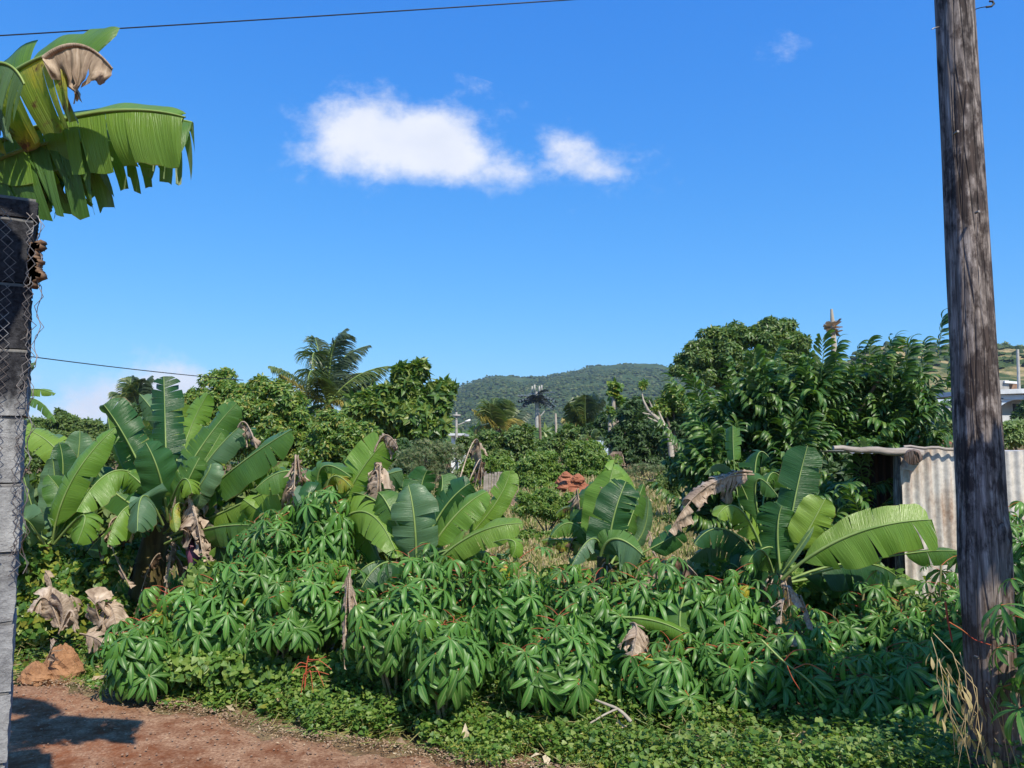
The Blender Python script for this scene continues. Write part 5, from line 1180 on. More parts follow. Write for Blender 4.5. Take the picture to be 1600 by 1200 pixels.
S_L = [
 ('tree', 'yellow green hedge tree at the left, behind the tall torn banana leaf', [(345, 618, 38, 34), (318, 650, 34, 40), (375, 640, 40, 44), (350, 690, 60, 50), (300, 700, 40, 40), (352, 596, 16, 14)], 19, 6500, .12, 't_yellow'),
 ('tree', 'rounded hedge tree with yellowish leaves left of the coconut palm', [(425, 630, 42, 36), (455, 650, 36, 36), (400, 670, 46, 50), (445, 700, 50, 46), (470, 735, 40, 40), (405, 600, 14, 12)], 18.2, 7000, .12, 't_yellow'),
 ('tree', 'lower hedge tree with dry flecks below the coconut palm', [(520, 672, 42, 30), (560, 695, 40, 36), (510, 720, 44, 44), (560, 745, 44, 36), (600, 730, 34, 34)], 17.2, 6500, .11, 't_yellow'),
 ('breadfruit_tree', 'dark glossy tree with star shaped leaf clumps right of the coconut palm', [(640, 592, 20, 22), (655, 582, 14, 14), (628, 590, 13, 16), (598, 638, 40, 24), (650, 645, 42, 26), (688, 620, 16, 18), (685, 648, 22, 24), (568, 642, 26, 20), (630, 665, 50, 32), (670, 675, 28, 24), (640, 612, 20, 24), (700, 605, 7, 8), (605, 618, 22, 12)], 24, 3600, .30, 't_bread'),
 ('bush', 'grey green feathery bush below the turret topped tree', [(665, 712, 34, 30), (700, 725, 26, 30), (640, 735, 30, 30), (680, 750, 34, 26), (720, 712, 14, 16)], 15, 6500, .085, 't_grey'),
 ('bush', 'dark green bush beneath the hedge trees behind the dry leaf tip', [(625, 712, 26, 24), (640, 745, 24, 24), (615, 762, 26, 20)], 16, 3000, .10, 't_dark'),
 ('tree', 'rounded mango tree with yellow green tips left of the palm shaped mast', [(765, 692, 26, 18), (735, 698, 20, 16), (800, 690, 24, 22), (815, 705, 22, 22), (770, 718, 40, 20), (822, 676, 14, 12)], 30, 4500, .17, 't_mango'),
 ('bush', 'leafy bush with tiny red flowers behind the dry standing leaf', [(755, 728, 26, 16), (790, 735, 22, 18), (735, 735, 18, 16)], 24, 2600, .12, 't_bright'),
 ('bush', 'broad green bush left of the red earth mound', [(840, 728, 34, 22), (818, 748, 26, 22), (865, 745, 20, 20), (845, 765, 36, 22)], 20, 5200, .10, 't_bright'),
 ('bush', 'bright rounded bush above the red earth mound', [(920, 715, 30, 26), (945, 735, 24, 26), (905, 708, 22, 20), (935, 755, 22, 18), (895, 722, 20, 16)], 22, 5600, .11, 't_bright'),
 ('bush', 'low tangle of weeds in front of the red earth mound', [(850, 790, 30, 22), (870, 802, 24, 18), (825, 790, 22, 20), (885, 785, 14, 14)], 13.5, 4500, .07, 't_bright'),
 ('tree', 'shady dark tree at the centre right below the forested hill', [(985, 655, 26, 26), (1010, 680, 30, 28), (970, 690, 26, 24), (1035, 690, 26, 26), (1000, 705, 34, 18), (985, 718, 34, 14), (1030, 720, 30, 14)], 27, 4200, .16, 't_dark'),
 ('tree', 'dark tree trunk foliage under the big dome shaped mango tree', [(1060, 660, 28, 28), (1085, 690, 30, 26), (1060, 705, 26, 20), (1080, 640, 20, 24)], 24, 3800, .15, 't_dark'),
 ('tree', 'light green leaning tree at the left edge of the big mango tree', [(1050, 622, 18, 18), (1070, 640, 16, 18), (1035, 640, 12, 14)], 23.5, 1500, .14, 't_yellow'),
 ('mango_tree', 'huge dome shaped dark green mango tree against the sky at right', [(1205, 528, 36, 30), (1225, 550, 34, 34), (1160, 532, 34, 24), (1120, 540, 34, 26), (1090, 560, 30, 24), (1070, 575, 22, 20), (1150, 570, 44, 30), (1200, 575, 46, 34), (1110, 590, 42, 22), (1240, 570, 24, 30), (1175, 600, 60, 24), (1235, 590, 26, 26), (1225, 510, 16, 10), (1255, 545, 10, 12)], 30, 15000, .19, 't_mango'),
 ('tree', 'far row of feathery trees above the banana leaves at the far left', [(60, 672, 30, 16), (100, 662, 26, 14), (140, 668, 24, 12), (95, 652, 10, 10), (180, 672, 20, 12), (50, 690, 30, 18), (110, 690, 40, 20), (150, 690, 30, 20)], 44, 5200, .24, 't_feather'),
 ('bush', 'green shrub behind the left banana clump', [(60, 720, 34, 30), (110, 715, 34, 24), (150, 720, 30, 26), (190, 700, 26, 26), (225, 680, 26, 24), (60, 770, 30, 24)], 14, 4800, .10, 't_feather'),
 ('bush', 'dark feathery shrub under the left distant palm', [(212, 650, 22, 18), (240, 660, 22, 20), (205, 675, 26, 20), (270, 660, 26, 26)], 26, 2600, .15, 't_dark'),
 ('hedge', 'pale green hedge above the grey sheets right of the pole', [(1580, 676, 22, 18), (1605, 672, 20, 16), (1580, 684, 22, 16), (1610, 680, 24, 18), (1640, 680, 26, 18), (1560, 690, 14, 12)], 12, 3200, .075, 't_pale'),
 ('bush', 'small pale bush between the long leaved tree and the pole', [(1478, 660, 14, 12), (1490, 675, 14, 14), (1468, 672, 10, 10)], 20, 1200, .10, 't_pale'),
 ('tree', 'dark green shrub in front of the house arches at the right edge', [(1600, 642, 10, 14), (1614, 640, 14, 20), (1592, 652, 9, 9)], 50, 1600, .26, 't_dark'),
 ('bush', 'dry scrub bush on the slope right of the crossed banana leaves', [(1010, 735, 30, 10), (1045, 735, 24, 12), (985, 742, 16, 8)], 20, 1800, .09, 't_grey'),
 ('bush', 'weedy bush on the slope beside the long leaved tree', [(1050, 745, 18, 14), (1035, 755, 16, 10), (1052, 770, 12, 10)], 15, 1500, .075, 't_feather'),
 ('tree', 'mixed green tree between the palms at the centre', [(862, 700, 24, 14), (880, 690, 18, 12), (845, 705, 20, 14), (895, 680, 20, 14)], 36, 2000, .2, 't_mango'),
 ('tree', 'green tree behind the papaya trunks', [(950, 660, 20, 14), (975, 645, 24, 18), (930, 675, 18, 14), (1000, 640, 22, 18)], 34, 2400, .19, 't_dark'),
]
for (nm, lab, L_, Y, n, ls, mt) in S_L:
    cat = {'breadfruit_tree': 'tree', 'mango_tree': 'tree'}.get(nm, nm)
    kw = {}
    if nm == 'breadfruit_tree': kw = dict(T=star, F=starF, sub=9, subr=.42, droop=-.1)
    if nm == 'mango_tree': kw = dict(sub=16, subr=.34, trunk=.35)
    if mt == 't_grey': kw = dict(T=trio(T_BLADE*np.array([1, 1.4, 1]), np.array([[0, 1, 2, 3]]), .5, 4)[0], F=trio(T_BLADE, np.array([[0, 1, 2, 3]]), .5, 4)[1], droop=-.4)
    tree(nm, lab, cat, L_, Y, n, ls, mt, **kw)
# ridge trees on the grassy hill
for k, (px, py, a, b) in enumerate([(1420, 548, 12, 8), (1452, 544, 12, 9), (1478, 546, 9, 8), (1566, 546, 10, 9), (1588, 548, 9, 8), (1556, 549, 6, 6), (1375, 552, 8, 6), (1620, 548, 12, 9)]):
    lab = ['leafy tree on the skyline of the grassy hill above the long leaved tree', 'feathery tree on the skyline of the grassy hill near the highest drooping shoot', 'thin tree on the skyline just left of the wooden pole', 'pale feathery tree on the skyline right of the wooden pole', 'skyline tree on the grassy hill next to the concrete power pole', 'smallest skyline tree touching the right side of the wooden pole', 'low tree at the left end of the grassy hill skyline', 'skyline tree beyond the right edge'][k]
    if px > 1600: continue
    tree('tree', lab, 'tree', [(px-a*.4, py+1, a*.6, b*.8), (px+a*.4, py, a*.6, b), (px, py+4, a, b*.7)], 400, 420, 1.7, 't_grey', group='trees along the skyline of the grassy hill')

# a far off wood closing the field between the near trees and the hills
P = []; 
n = 9000; u = rng.uniform(-.85, .9, n); Yw = rng.uniform(75, 200, n); keepw = rng.random(n) < 1
Pw = np.stack([u*Yw, Yw, terrain(u*Yw, Yw)+rng.uniform(0, 1, n)**.7*(3.6+1.6*wob(np.stack([u*Yw, Yw, 0*u], 1), .09))], 1)
Nw = nrm(rng.normal(0, .5, (n, 3))+np.array([0, -.4, 1])); Dw = rng.normal(size=(n, 3))
V, Fq = scatter(T_CL, F_CL, Pw, frames(Dw, Nw), rng.uniform(.9, 1.8, n))
o = obj('distant_wood', mesh('distant_wood', V, Fq, M['t_mango'], smooth=False)); tag(o, 'far belt of low green trees at the foot of the hills', 'woodland', kind='stuff')

# ---- long leaved drooping tree at the right (individual leafy twigs) -------
def spray_mesh(k):
    mb = MB(); n = 9+k % 3; Lt = .42; t = np.linspace(0, 1, 6)
    P_ = np.stack([Lt*t, .02*np.sin(t*3+k), .10*t-.02*t*t], 1); mb.tube(P_, np.linspace(.006, .002, 6), 5, m=1)
    for i in range(n*2):
        f = (i+1.2)/(n*2+1); p = np.array([Lt*f, 0, .10*f]); sd = 1 if i % 2 else -1
        az = sd*(1.15-.55*f)+rng.normal(0, .1); Ll = rng.uniform(.19, .25)*(1-.25*abs(f-.5))
        V, F = leaflet(Ll, Ll*.20, az, .60+rng.normal(0, .15), 2.0+rng.normal(0, .15))
        # an oblong leaf: widen the base half
        mb.add(V+p, F, 0, LUV*np.array([1, Ll]))
    Vv = np.concatenate(mb.V); ks = list(mb.F); return mesh('leafy_twig', Vv, [np.concatenate(mb.F[q]) for q in ks], [M['t_twig'], M['rib_dark']], np.concatenate([np.concatenate(mb.M[q]) for q in ks]), np.concatenate(mb.U))
SPR = [spray_mesh(k) for k in range(6)]
def build_long_leaf_tree():
    Y0 = 8.6; base = at(1285, 900, Y0); root = thing('long_leaved_tree', 'large tree with long dark drooping leaves behind the banana plants and the shed', 'tree', (base.x, Y0, 0))
    blobs = lumps_px([(1150, 640, 62, 50), (1210, 610, 60, 50), (1110, 700, 52, 60), (1160, 740, 60, 60), (1270, 600, 60, 55), (1340, 600, 55, 50), (1385, 580, 38, 34), (1430, 610, 44, 40), (1400, 650, 60, 50),
        (1320, 670, 70, 60), (1240, 690, 70, 60), (1440, 665, 44, 34), (1215, 770, 70, 60), (1290, 750, 60, 60), (1110, 780, 40, 36), (1345, 760, 40, 50), (1300, 560, 26, 22), (1230, 570, 30, 26), (1180, 590, 30, 24), (1372, 568, 26, 20), (1432, 566, 28, 20), (1290, 566, 20, 18), (1335, 572, 22, 18)], Y0)
    blobs = [(x, y+rng.uniform(-.15, .35), z-.16, a*.9, b*.8, c*.9) for (x, y, z, a, b, c) in blobs]
    top = np.array([base.x, Y0+.3, 1.0]); mb = MB(); mb.tube([(base.x+.05, Y0+.3, -.1), (base.x, Y0+.28, .5), tuple(top)], [.13, .10, .09], 12, rough=.05); child(mb, 'trunk', M['bark'], root)
    for l in blobs:
        e = np.array(l[:3]); mb = MB(); md = (top+e)/2+np.array([0, .1, .05]); mb.tube([tuple(top), tuple(md), tuple(e), tuple(e+np.array([0, -.05, l[5]*.7]))], [.05, .032, .018, .006], 6); child(mb, 'limb', M['bark'], root)
    # leafy twigs: 300 nearest as parts
    cand = []
    fixed = [(1465, 560, 1480, 523), (1440, 575, 1452, 540), (1410, 575, 1425, 545), (1362, 575, 1368, 538), (1395, 570, 1402, 540), (1285, 570, 1288, 534), (1300, 575, 1312, 548), (1340, 580, 1348, 552), (1480, 610, 1492, 580), (1470, 640, 1490, 628), (1075, 640, 1062, 625), (1060, 700, 1048, 690), (1070, 790, 1045, 780), (1420, 660, 1450, 650), (1190, 590, 1184, 560), (1215, 580, 1222, 556), (1100, 640, 1092, 625), (1150, 620, 1142, 600), (1372, 560, 1385, 545), (1355, 700, 1372, 690), (1390, 770, 1398, 768)]
    for (x0, y0, x1, y1) in fixed:
        if y1 < 565 and x1 < 1470: y0 += 24; y1 += 24
        a = np.array(tuple(at(x0, y0, Y0-.2))); b = np.array(tuple(at(x1, y1, Y0-.3))); cand.append((a, b-a, 1.05))
    pb = []
    wts = np.array([l[3]*l[5] for l in blobs]); wts = wts/wts.sum()
    for k_ in range(26):     # the branch that reaches forward past the open end of the shed
        a = np.array(tuple(at(rng.uniform(1235, 1372), rng.uniform(722, 850), 6.3+rng.uniform(-.3, .8)))); cand.append((a, np.array([rng.normal(.1, .5), -.5, rng.uniform(-.1, .6)]), rng.uniform(.7, .95)))
    while len(cand) < 300:
        l = blobs[rng.choice(len(blobs), p=wts)]; d = rng.normal(size=3); d[1] = -abs(d[1])*.9; d[2] = d[2]*.9+.15; d /= np.linalg.norm(d)
        p = np.array(l[:3])+d*np.array(l[3:])*rng.uniform(.75, 1.0)
        if any(np.linalg.norm(p-q) < .085 for q in pb): 
            if rng.random() < .9: continue
        pb.append(p); dr = d*np.array([1, .8, .6])+np.array([0, -.1, .35])+rng.normal(0, .18, 3); cand.append((p-nrm(dr)*.25, dr, rng.uniform(.8, 1.1)))
    for i, (p, d, s) in enumerate(cand):
        X = nrm(d[None]); Z = np.array([[rng.normal(0, .2), -.35, 1.]]); Rm = frames(X, Z)[0]
        o = bpy.data.objects.new('leafy_twig', SPR[i % 6]); link(o); o.parent = root
        mm = Matrix(Rm.tolist()).to_4x4(); o.matrix_local = Matrix.Translation(Vector(p)-root.location) @ mm @ Matrix.Diagonal((s, s, s, 1))
    # inner foliage, past the nearest twigs
    V, Fq = crown_leaves([(x, y+.25, z, a*.95, b*.9, c*.95) for (x, y, z, a, b, c) in blobs], 15000, .15, T_CL*np.array([1, .75, 1]), F_CL, sub=10, subr=.5, droop=.7, shell=(.2, 1.0))
    o = obj('inner_foliage', mesh('inner_foliage', V-np.array(tuple(root.location)), Fq, M['t_cust'], smooth=False), root); o['kind'] = 'stuff'
build_long_leaf_tree()
# dense foliage wall behind the shed corner; its dark leaf colour stands in for shade
tree('shrub', 'dense shrub in a shade-dark colour under the timber beam beside the corrugated shed', 'shrub', [(1255, 800, 50, 50), (1310, 780, 50, 50), (1350, 740, 36, 36), (1300, 850, 60, 50), (1230, 870, 50, 50)], 8.2, 7000, .10, 't_dark', droop=.6)
# dead flower stalk standing above the long leaved tree
p0 = at(1302, 560, 9.6); root = thing('dead_stalk', 'dead pale palm like stalk with a brown tuft standing above the long leaved tree', 'dead plant', (p0.x, 9.6, 0))
mb = MB(); mb.tube([(p0.x+.02, 9.6, 0), tuple(at(1303, 640, 9.6)), tuple(at(1303, 540, 9.6)), tuple(at(1301, 505, 9.6)), tuple(at(1299, 483, 9.6))], [.06, .045, .035, .026, .014], 8, rough=.12); child(mb, 'stalk', M['bark_pale'], root)
for k in range(34):
    a = rng.uniform(0, 6.28); e = rng.uniform(-.6, .8); c = np.array(tuple(at(1302.5, rng.uniform(506, 522), 9.6))); l = rng.uniform(.07, .13)
    d = np.array([math.cos(a)*math.cos(e), math.sin(a)*math.cos(e), math.sin(e)]); s_ = np.cross(d, [0, .4, 1.])*.03
    mb = MB(); mb.add([c-s_, c+s_, c+d*l+s_*.8-np.array([0, 0, .01]), c+d*l-s_*.8], [[0, 1, 2, 3]]); child(mb, 'dry_bract', M['dry'], root)

# ================================================================== PALMS
M['palm'] = leaf_mat('palm_leaflet', [(.035, .07, .024), (.055, .10, .03), (.08, .12, .034), (.15, .17, .05)], rough=.38, trans=.2, back=(.06, .09, .05))
M['palm_y'] = leaf_mat('palm_leaflet_yellow', [(.26, .22, .05), (.34, .27, .07), (.20, .20, .05)], rough=.5, trans=.25)
M['palm_g'] = leaf_mat('palm_leaflet_light', [(.06, .11, .03), (.10, .15, .04), (.15, .18, .06)], rough=.45, trans=.25)
def frond(root, b, m, t, Ll, mat='palm', wind=(.35, 0, 0), n=46, droop=.55, w=None):
    w = w or max(.030, .00125*float(b[1])); s = np.linspace(0, 1, n); C, T = bez(b, m, t, s); mb = MB(); rb = MB(); rb.tube(C, np.linspace(.045, .008, n), 5)
    Z = np.array([0, 0, 1.]); B = nrm(np.cross(T, Z)); wv = np.array(wind)
    for i in range(4, n):
        f = s[i]; l = Ll*(.45+.9*math.sin(min(1, f*1.1)*math.pi)**.7)*(1 if f < .93 else .7)
        for sd in (-1, 1):
            for sub in (0, .5):
                p = C[i]+(C[min(n-1, i+1)]-C[i])*sub
                d = nrm((T[i]*.75+B[i]*sd*.8-Z*droop*.5+wv*.8+rng.normal(0, .12, 3))[None])[0]; d2 = nrm((d-Z*droop+wv*.6)[None])[0]; d3 = nrm((d2-Z*droop+wv*.5)[None])[0]
                wv_ = nrm((T[i]+rng.normal(0, .2, 3))[None])[0]*w
                p1 = p+d*l*.4; p2 = p1+d2*l*.35; p3 = p2+d3*l*.3
                mb.add([p-wv_*.5, p+wv_*.5, p1+wv_*.6, p1-wv_*.6, p2+wv_*.4, p2-wv_*.4, p3], [[0, 1, 2, 3], [3, 2, 4, 5]]); mb.add([p2+wv_*.4, p3, p2-wv_*.4], [[0, 1, 2]])
    o = child(mb, 'frond', M[mat], root, smooth=False); grandchild(rb, 'rachis', M['rib'], o, root)
def palm(name, label, Y, crown, fr, trunk_r=.16, Ll=.55, wind=(.4, 0, 0), fibre=True, group=None):
    c = at(*crown, Y); root = thing(name, label, 'palm', (c.x, Y, float(terrain(c.x, Y))), group)
    mb = MB(); n = 16; mb.tube([(c.x-.25*(1-k/(n-1)), Y, root.location.z-.1+(c.z-root.location.z)*k/(n-1)) for k in range(n)], [trunk_r*(1+.1*(k % 2))*(1.25-.35*k/n) for k in range(n)], 10, rough=.03); child(mb, 'trunk', M['bark_pale'], root)
    for (mx, my, tx, ty, dy, mt) in fr:
        frond(root, c, at(mx, my, Y+dy*.6), at(tx, ty, Y+dy), Ll, mt, wind)
    if fibre:
        mb = MB()
        for k in range(18):
            a = k*.8; mb.tube([tuple(c), tuple(c+Vector((math.cos(a)*.25, math.sin(a)*.25, -.25-.1*(k % 3)))), tuple(c+Vector((math.cos(a)*.3, math.sin(a)*.3, -.6)))], [.05, .04, .01], 5)
        child(mb, 'dry_sheath', M['dry_dark'], root)
    return root
palm('coconut_palm', 'large windblown coconut palm standing against the sky left of centre', 27, (514, 632), [
 (462, 590, 422, 572, -.4, 'palm_g'), (470, 605, 440, 586, -1.0, 'palm_y'), (465, 618, 455, 640, .6, 'palm'), (500, 560, 492, 528, .5, 'palm'), (494, 556, 488, 575, -.8, 'palm'),
 (512, 560, 540, 514, .5, 'palm'), (520, 545, 545, 522, -.6, 'palm'), (528, 570, 575, 540, .5, 'palm'), (540, 590, 588, 585, .8, 'palm'),
 (555, 590, 607, 572, -.3, 'palm_g'), (545, 610, 585, 592, .4, 'palm'), (540, 620, 575, 610, -.8, 'palm'), (500, 600, 496, 590, -1.6, 'palm'),
 (480, 640, 488, 662, -.6, 'palm'), (535, 625, 545, 650, -1.0, 'palm_y'), (505, 640, 500, 668, -.9, 'palm_y'), (525, 580, 548, 548, 1.2, 'palm'), (490, 580, 480, 610, -1.2, 'palm')], Ll=.62)
palm('coconut_palm', 'dark distant palm above the left banana plants', 38, (216, 646), [
 (205, 610, 206, 588, .4, 'palm'), (222, 608, 236, 588, .4, 'palm'), (215, 612, 222, 592, -.6, 'palm'), (196, 622, 176, 612, 0, 'palm'), (200, 640, 180, 648, .5, 'palm'), (232, 625, 250, 615, 0, 'palm'), (228, 640, 244, 655, -.4, 'palm_y'), (210, 620, 200, 600, -.6, 'palm')], Ll=.6, wind=(.1, 0, 0))
palm('coconut_palm', 'windblown pale green palm just left of the palm shaped mast', 40, (779, 670), [
 (770, 640, 774, 622, .4, 'palm_g'), (778, 636, 790, 624, -.4, 'palm_g'), (768, 650, 765, 632, -.8, 'palm_g'), (800, 650, 815, 640, .5, 'palm'), (795, 655, 818, 660, -.4, 'palm_y'), (760, 655, 738, 640, 0, 'palm_y'), (758, 665, 742, 668, .5, 'palm_y'), (790, 665, 806, 680, -.8, 'palm_y'), (784, 645, 800, 636, .6, 'palm_g')], Ll=.75, wind=(.6, 0, 0))
palm('coconut_palm', 'dark palm with a spiky fan right of the palm shaped mast', 38, (915, 672), [
 (908, 640, 905, 620, .4, 'palm'), (920, 636, 926, 614, .2, 'palm'), (928, 640, 940, 622, -.3, 'palm'), (902, 648, 890, 630, -.5, 'palm'), (932, 652, 950, 640, .3, 'palm'), (898, 655, 880, 652, .2, 'palm_y'), (896, 668, 878, 680, -.5, 'palm_y'), (914, 640, 915, 618, -.8, 'palm'), (930, 662, 948, 668, 0, 'palm'), (895, 662, 875, 668, 0, 'palm_g')], Ll=.6, wind=(0, 0, 0))
palm('sugar_palm', 'small palm sprout behind the fence above the red earth', 33, (925, 690), [(915, 680, 905, 684, 0, 'palm_g'), (925, 676, 930, 670, 0, 'palm_g'), (935, 682, 945, 690, 0, 'palm')], Ll=.3, trunk_r=.06, fibre=False)
# papaya trunks
for k, (px, pt, lab) in enumerate([(954, 640, 'leftmost bare papaya trunk in the group before the hill'), (960, 600, 'tallest papaya trunk with a tuft of leaves on top'), (965, 622, 'papaya trunk just right of the tallest one')]):
    Y = 28+.4*k; a = at(px, 700, Y); t = at(px-2, pt, Y); root = thing('papaya_tree', lab, 'tree', (a.x, Y, float(terrain(a.x, Y))), 'papaya trees before the hill')
    mb = MB(); mb.tube([(a.x, Y, root.location.z), (a.x, Y, (t.z+root.location.z)/2), tuple(t)], [.11, .09, .06], 8, rough=.06); child(mb, 'trunk', M['bark_pale'], root)
    lm = lumps_px([(px-3, pt+2, 9, 5), (px+6, pt+8, 8, 6), (px-6, pt+14, 6, 5), (px+3, pt+18, 5, 5)][:4 if k == 1 else 2], Y)
    V, Fq = crown_leaves(lm, 260 if k == 1 else 90, .17, T_HEART, F_HEART, sub=5); obj('crown', mesh('crown', V-np.array(tuple(root.location)), Fq, M['t_yellow'], smooth=False), root)
# dry leaves at the foot of the papayas
root = thing('dry_bush', 'dry brown hanging leaves at the foot of the papaya trunks', 'dry plant', (at(962, 715, 24).x, 24, 0))
for k in range(9): dead(root, (958+k*1.5, 706, 24), (955+k*2.2, 712, 23.9), (952+k*3, 728, 23.8), .16, name='dry_leaf', tears=.3)
# leaning bare tree
root = thing('bare_tree', 'leaning bare pale trunk with thin branches right of the papaya trunks', 'tree', (at(1056, 712, 23).x, 23, 0))
mb = MB(); mb.tube([(root.location.x, 23, 0), tuple(at(1045, 675, 23)), tuple(at(1028, 655, 23)), tuple(at(1012, 640, 23))], [.11, .085, .06, .045], 8, rough=.05); child(mb, 'trunk', M['bark_pale'], root)
for (P_) in ([(1012, 640), (1005, 625), (1002, 608)], [(1028, 655), (1018, 648), (1004, 645)], [(1022, 650), (1018, 635), (1014, 625)], [(1035, 662), (1022, 657), (1012, 652)], [(1040, 668), (1030, 645), (1022, 632)]):
    mb = MB(); mb.tube([tuple(at(x, y, 23)) for x, y in P_], [.045, .03, .012], 6); child(mb, 'branch', M['bark_pale'], root)
V, Fq = crown_leaves(lumps_px([(1002, 603, 5, 4), (1006, 600, 4, 3), (1022, 640, 4, 3)], 23), 120, .12, sub=4); obj('crown', mesh('crown', V-np.array(tuple(root.location)), Fq, M['t_yellow'], smooth=False), root)

# ================================================================== FIELD, WEEDS, VINES, ROAD EDGE
M['red_earth'] = plain_mat('red_earth', (.22, .075, .04), (.36, .15, .085), 3, .95, bump=.8)
M['orange_earth'] = plain_mat('orange_earth', (.22, .105, .05), (.38, .20, .10), 14, .95, bump=1.0, bdist=.02)
def clod(mb, c, r, sc=(1, 1, .7), seed=0, cone=.35):
    n, m_ = 22, 16; V = []
    for i in range(m_):
        th = math.pi*i/(m_-1)
        for j in range(n):
            a = 2*math.pi*j/n; V.append([math.sin(th)*math.cos(a), math.sin(th)*math.sin(a), math.cos(th)])
    V = np.array(V); V = V*(1+.38*np.abs(wob(V, 1.9, seed))[:, None]-.34*np.abs(wob(V, 4.3, seed+2))[:, None]+.10*wob(V, 11, seed)[:, None]); V[:, :2] *= (1-cone*V[:, 2])[:, None]; V = V*r*np.array(sc)+np.array(c)
    i = np.arange(n*m_).reshape(m_, n); i2 = np.roll(i, -1, 1); F = np.stack([i[:-1], i[1:], i2[1:], i2[:-1]], -1).reshape(-1, 4); mb.add(V, F)
for k, (px, py, Y, rr, lab) in enumerate([(98, 1012, 5.9, .135, 'larger upright orange earth clod at the left road edge'), (58, 1034, 5.8, .10, 'smaller sloping orange earth clod nearest the block pillar')]):
    p = at(px, py, Y); mb = MB(); clod(mb, (p.x, p.y, rr*.45), rr, (1.15, .8, 1.3 if k == 0 else .85), k*3+1, .42); o = mb.build('earth_clod', M['orange_earth'], origin=(p.x, p.y, 0), smooth=False); tag(o, lab, 'earth clod')
root = thing('earth_mound', 'mound of red earth clods between the green bushes in the middle distance', 'mound', (at(895, 755, 19).x, 19, .3))
for k, (px, py, r_) in enumerate([(885, 750, .26), (898, 755, .30), (908, 762, .24), (890, 764, .26), (903, 748, .18), (880, 760, .16), (896, 772, .26), (908, 774, .2), (884, 742, .13)]):
    p = at(px, py, 19-.1*k*.5); mb = MB(); clod(mb, tuple(p), r_*.8, (1.1, .9, .8), k); child(mb, 'clod', M['red_earth'], root, smooth=False)
p = at(900, 772, 19); mb = MB(); clod(mb, (p.x, 19.5, .2), .6, (1, .8, .7), 4); child(mb, 'heap', M['red_earth'], root)
p = at(805, 770, 18); mb = MB(); clod(mb, (p.x, 18.2, .35), .38, (1, .7, 1.0), 6); o = mb.build('rock', plain_mat('brown_rock', (.14, .09, .07), (.26, .18, .14), 5, .9, (1, 1, .4), .8), origin=(p.x, 18.2, 0)); tag(o, 'brown rock bank behind the right leaf of the centre banana plant', 'rock')

def strip_points(n, f_lo, f_hi, xr):
    """points beyond the road edge line: distance f past the edge"""
    x = rng.uniform(*xr, n); f = rng.uniform(0, 1, n); lo = f_lo(x); hi = f_hi(x); return x, edge_y(x)+lo+(hi-lo)*f
def weeds(name, label, n, hmax, xr, lo, hi, ls, mat, T, F, stem=False, tilt=.5, hpow=1.3, kind='ground cover', layer=None):
    x, y = strip_points(n, lo, hi, xr); d = y-edge_y(x)
    h = hmax(x, d)*rng.random(n)**(1/hpow); P_ = np.stack([x, y, terrain(x, y)+h], 1)
    Nn = nrm(np.stack([rng.normal(0, tilt, n), rng.normal(-.35, tilt, n), np.ones(n)], 1)); D = rng.normal(size=(n, 3)); D[:, 2] *= .4
    V, Fq = scatter(T, F, P_, frames(D, Nn), ls*rng.uniform(.55, 1.4, n)); o = obj(name, mesh(name, V, Fq, M[mat], smooth=False)); return tag(o, label, kind, kind='stuff')
def hweed(x, d):
    b = .05+.24*ss(0, .6, d)+.08*ss(-2.3, -.5, x)
    P_ = np.stack([x, d*1.5, 0*x], 1); return np.maximum(.02, b*(.72+.55*wob(P_, 4.5)+.35*wob(P_, 11, 5)))
weeds('roadside_weeds', 'low leafy green weeds covering the verge between the road and the cassava', 60000, hweed, (-3.4, 4.2), lambda x: .07+.07*np.sin(x*7)+.06*np.sin(x*17), lambda x: 1.3+0*x, .026, 'weed', T_HEART, F_HEART)
weeds('roadside_clover', 'tiny bright leaves along the verge at the bottom right', 26000, lambda x, d: hweed(x, d)*.75, (-.4, 4.0), lambda x: .0+.12*np.sin(x*5)+.08*np.sin(x*13), lambda x: .95+0*x, .017, 'vine', T_CL, F_CL)
weeds('roadside_grass', 'thin grass blades sticking out of the green verge', 15000, lambda x, d: .02+.16*ss(0, .5, d), (-5.6, 4.2), lambda x: -.05+0*x, lambda x: 1.1+0*x, .11, 'grass', T_BLADE*np.array([1, .6, 1]), np.array([[0, 1, 2, 3]]), tilt=1.3)
weeds('tall_weeds', 'taller broad leaved weeds standing in patches along the verge before the cassava', 3200, lambda x, d: (.10+.26*ss(.2, .7, d))*np.clip(.3+1.4*wob(np.stack([x, d, 0*x], 1), 3.3, 8), .1, 1), (-3.6, 4.0), lambda x: .15+.1*np.sin(x*9), lambda x: 1.1+0*x, .055, 'vine', T_HEART, F_HEART)
weeds('fallen_leaves', 'dry fallen leaves caught in the green verge weeds', 420, lambda x, d: .03+.12*ss(0, .5, d), (-3.4, 3.6), lambda x: .0+0*x, lambda x: 1.1+0*x, .07, 'litter', T_FOLD, F_FOLD)
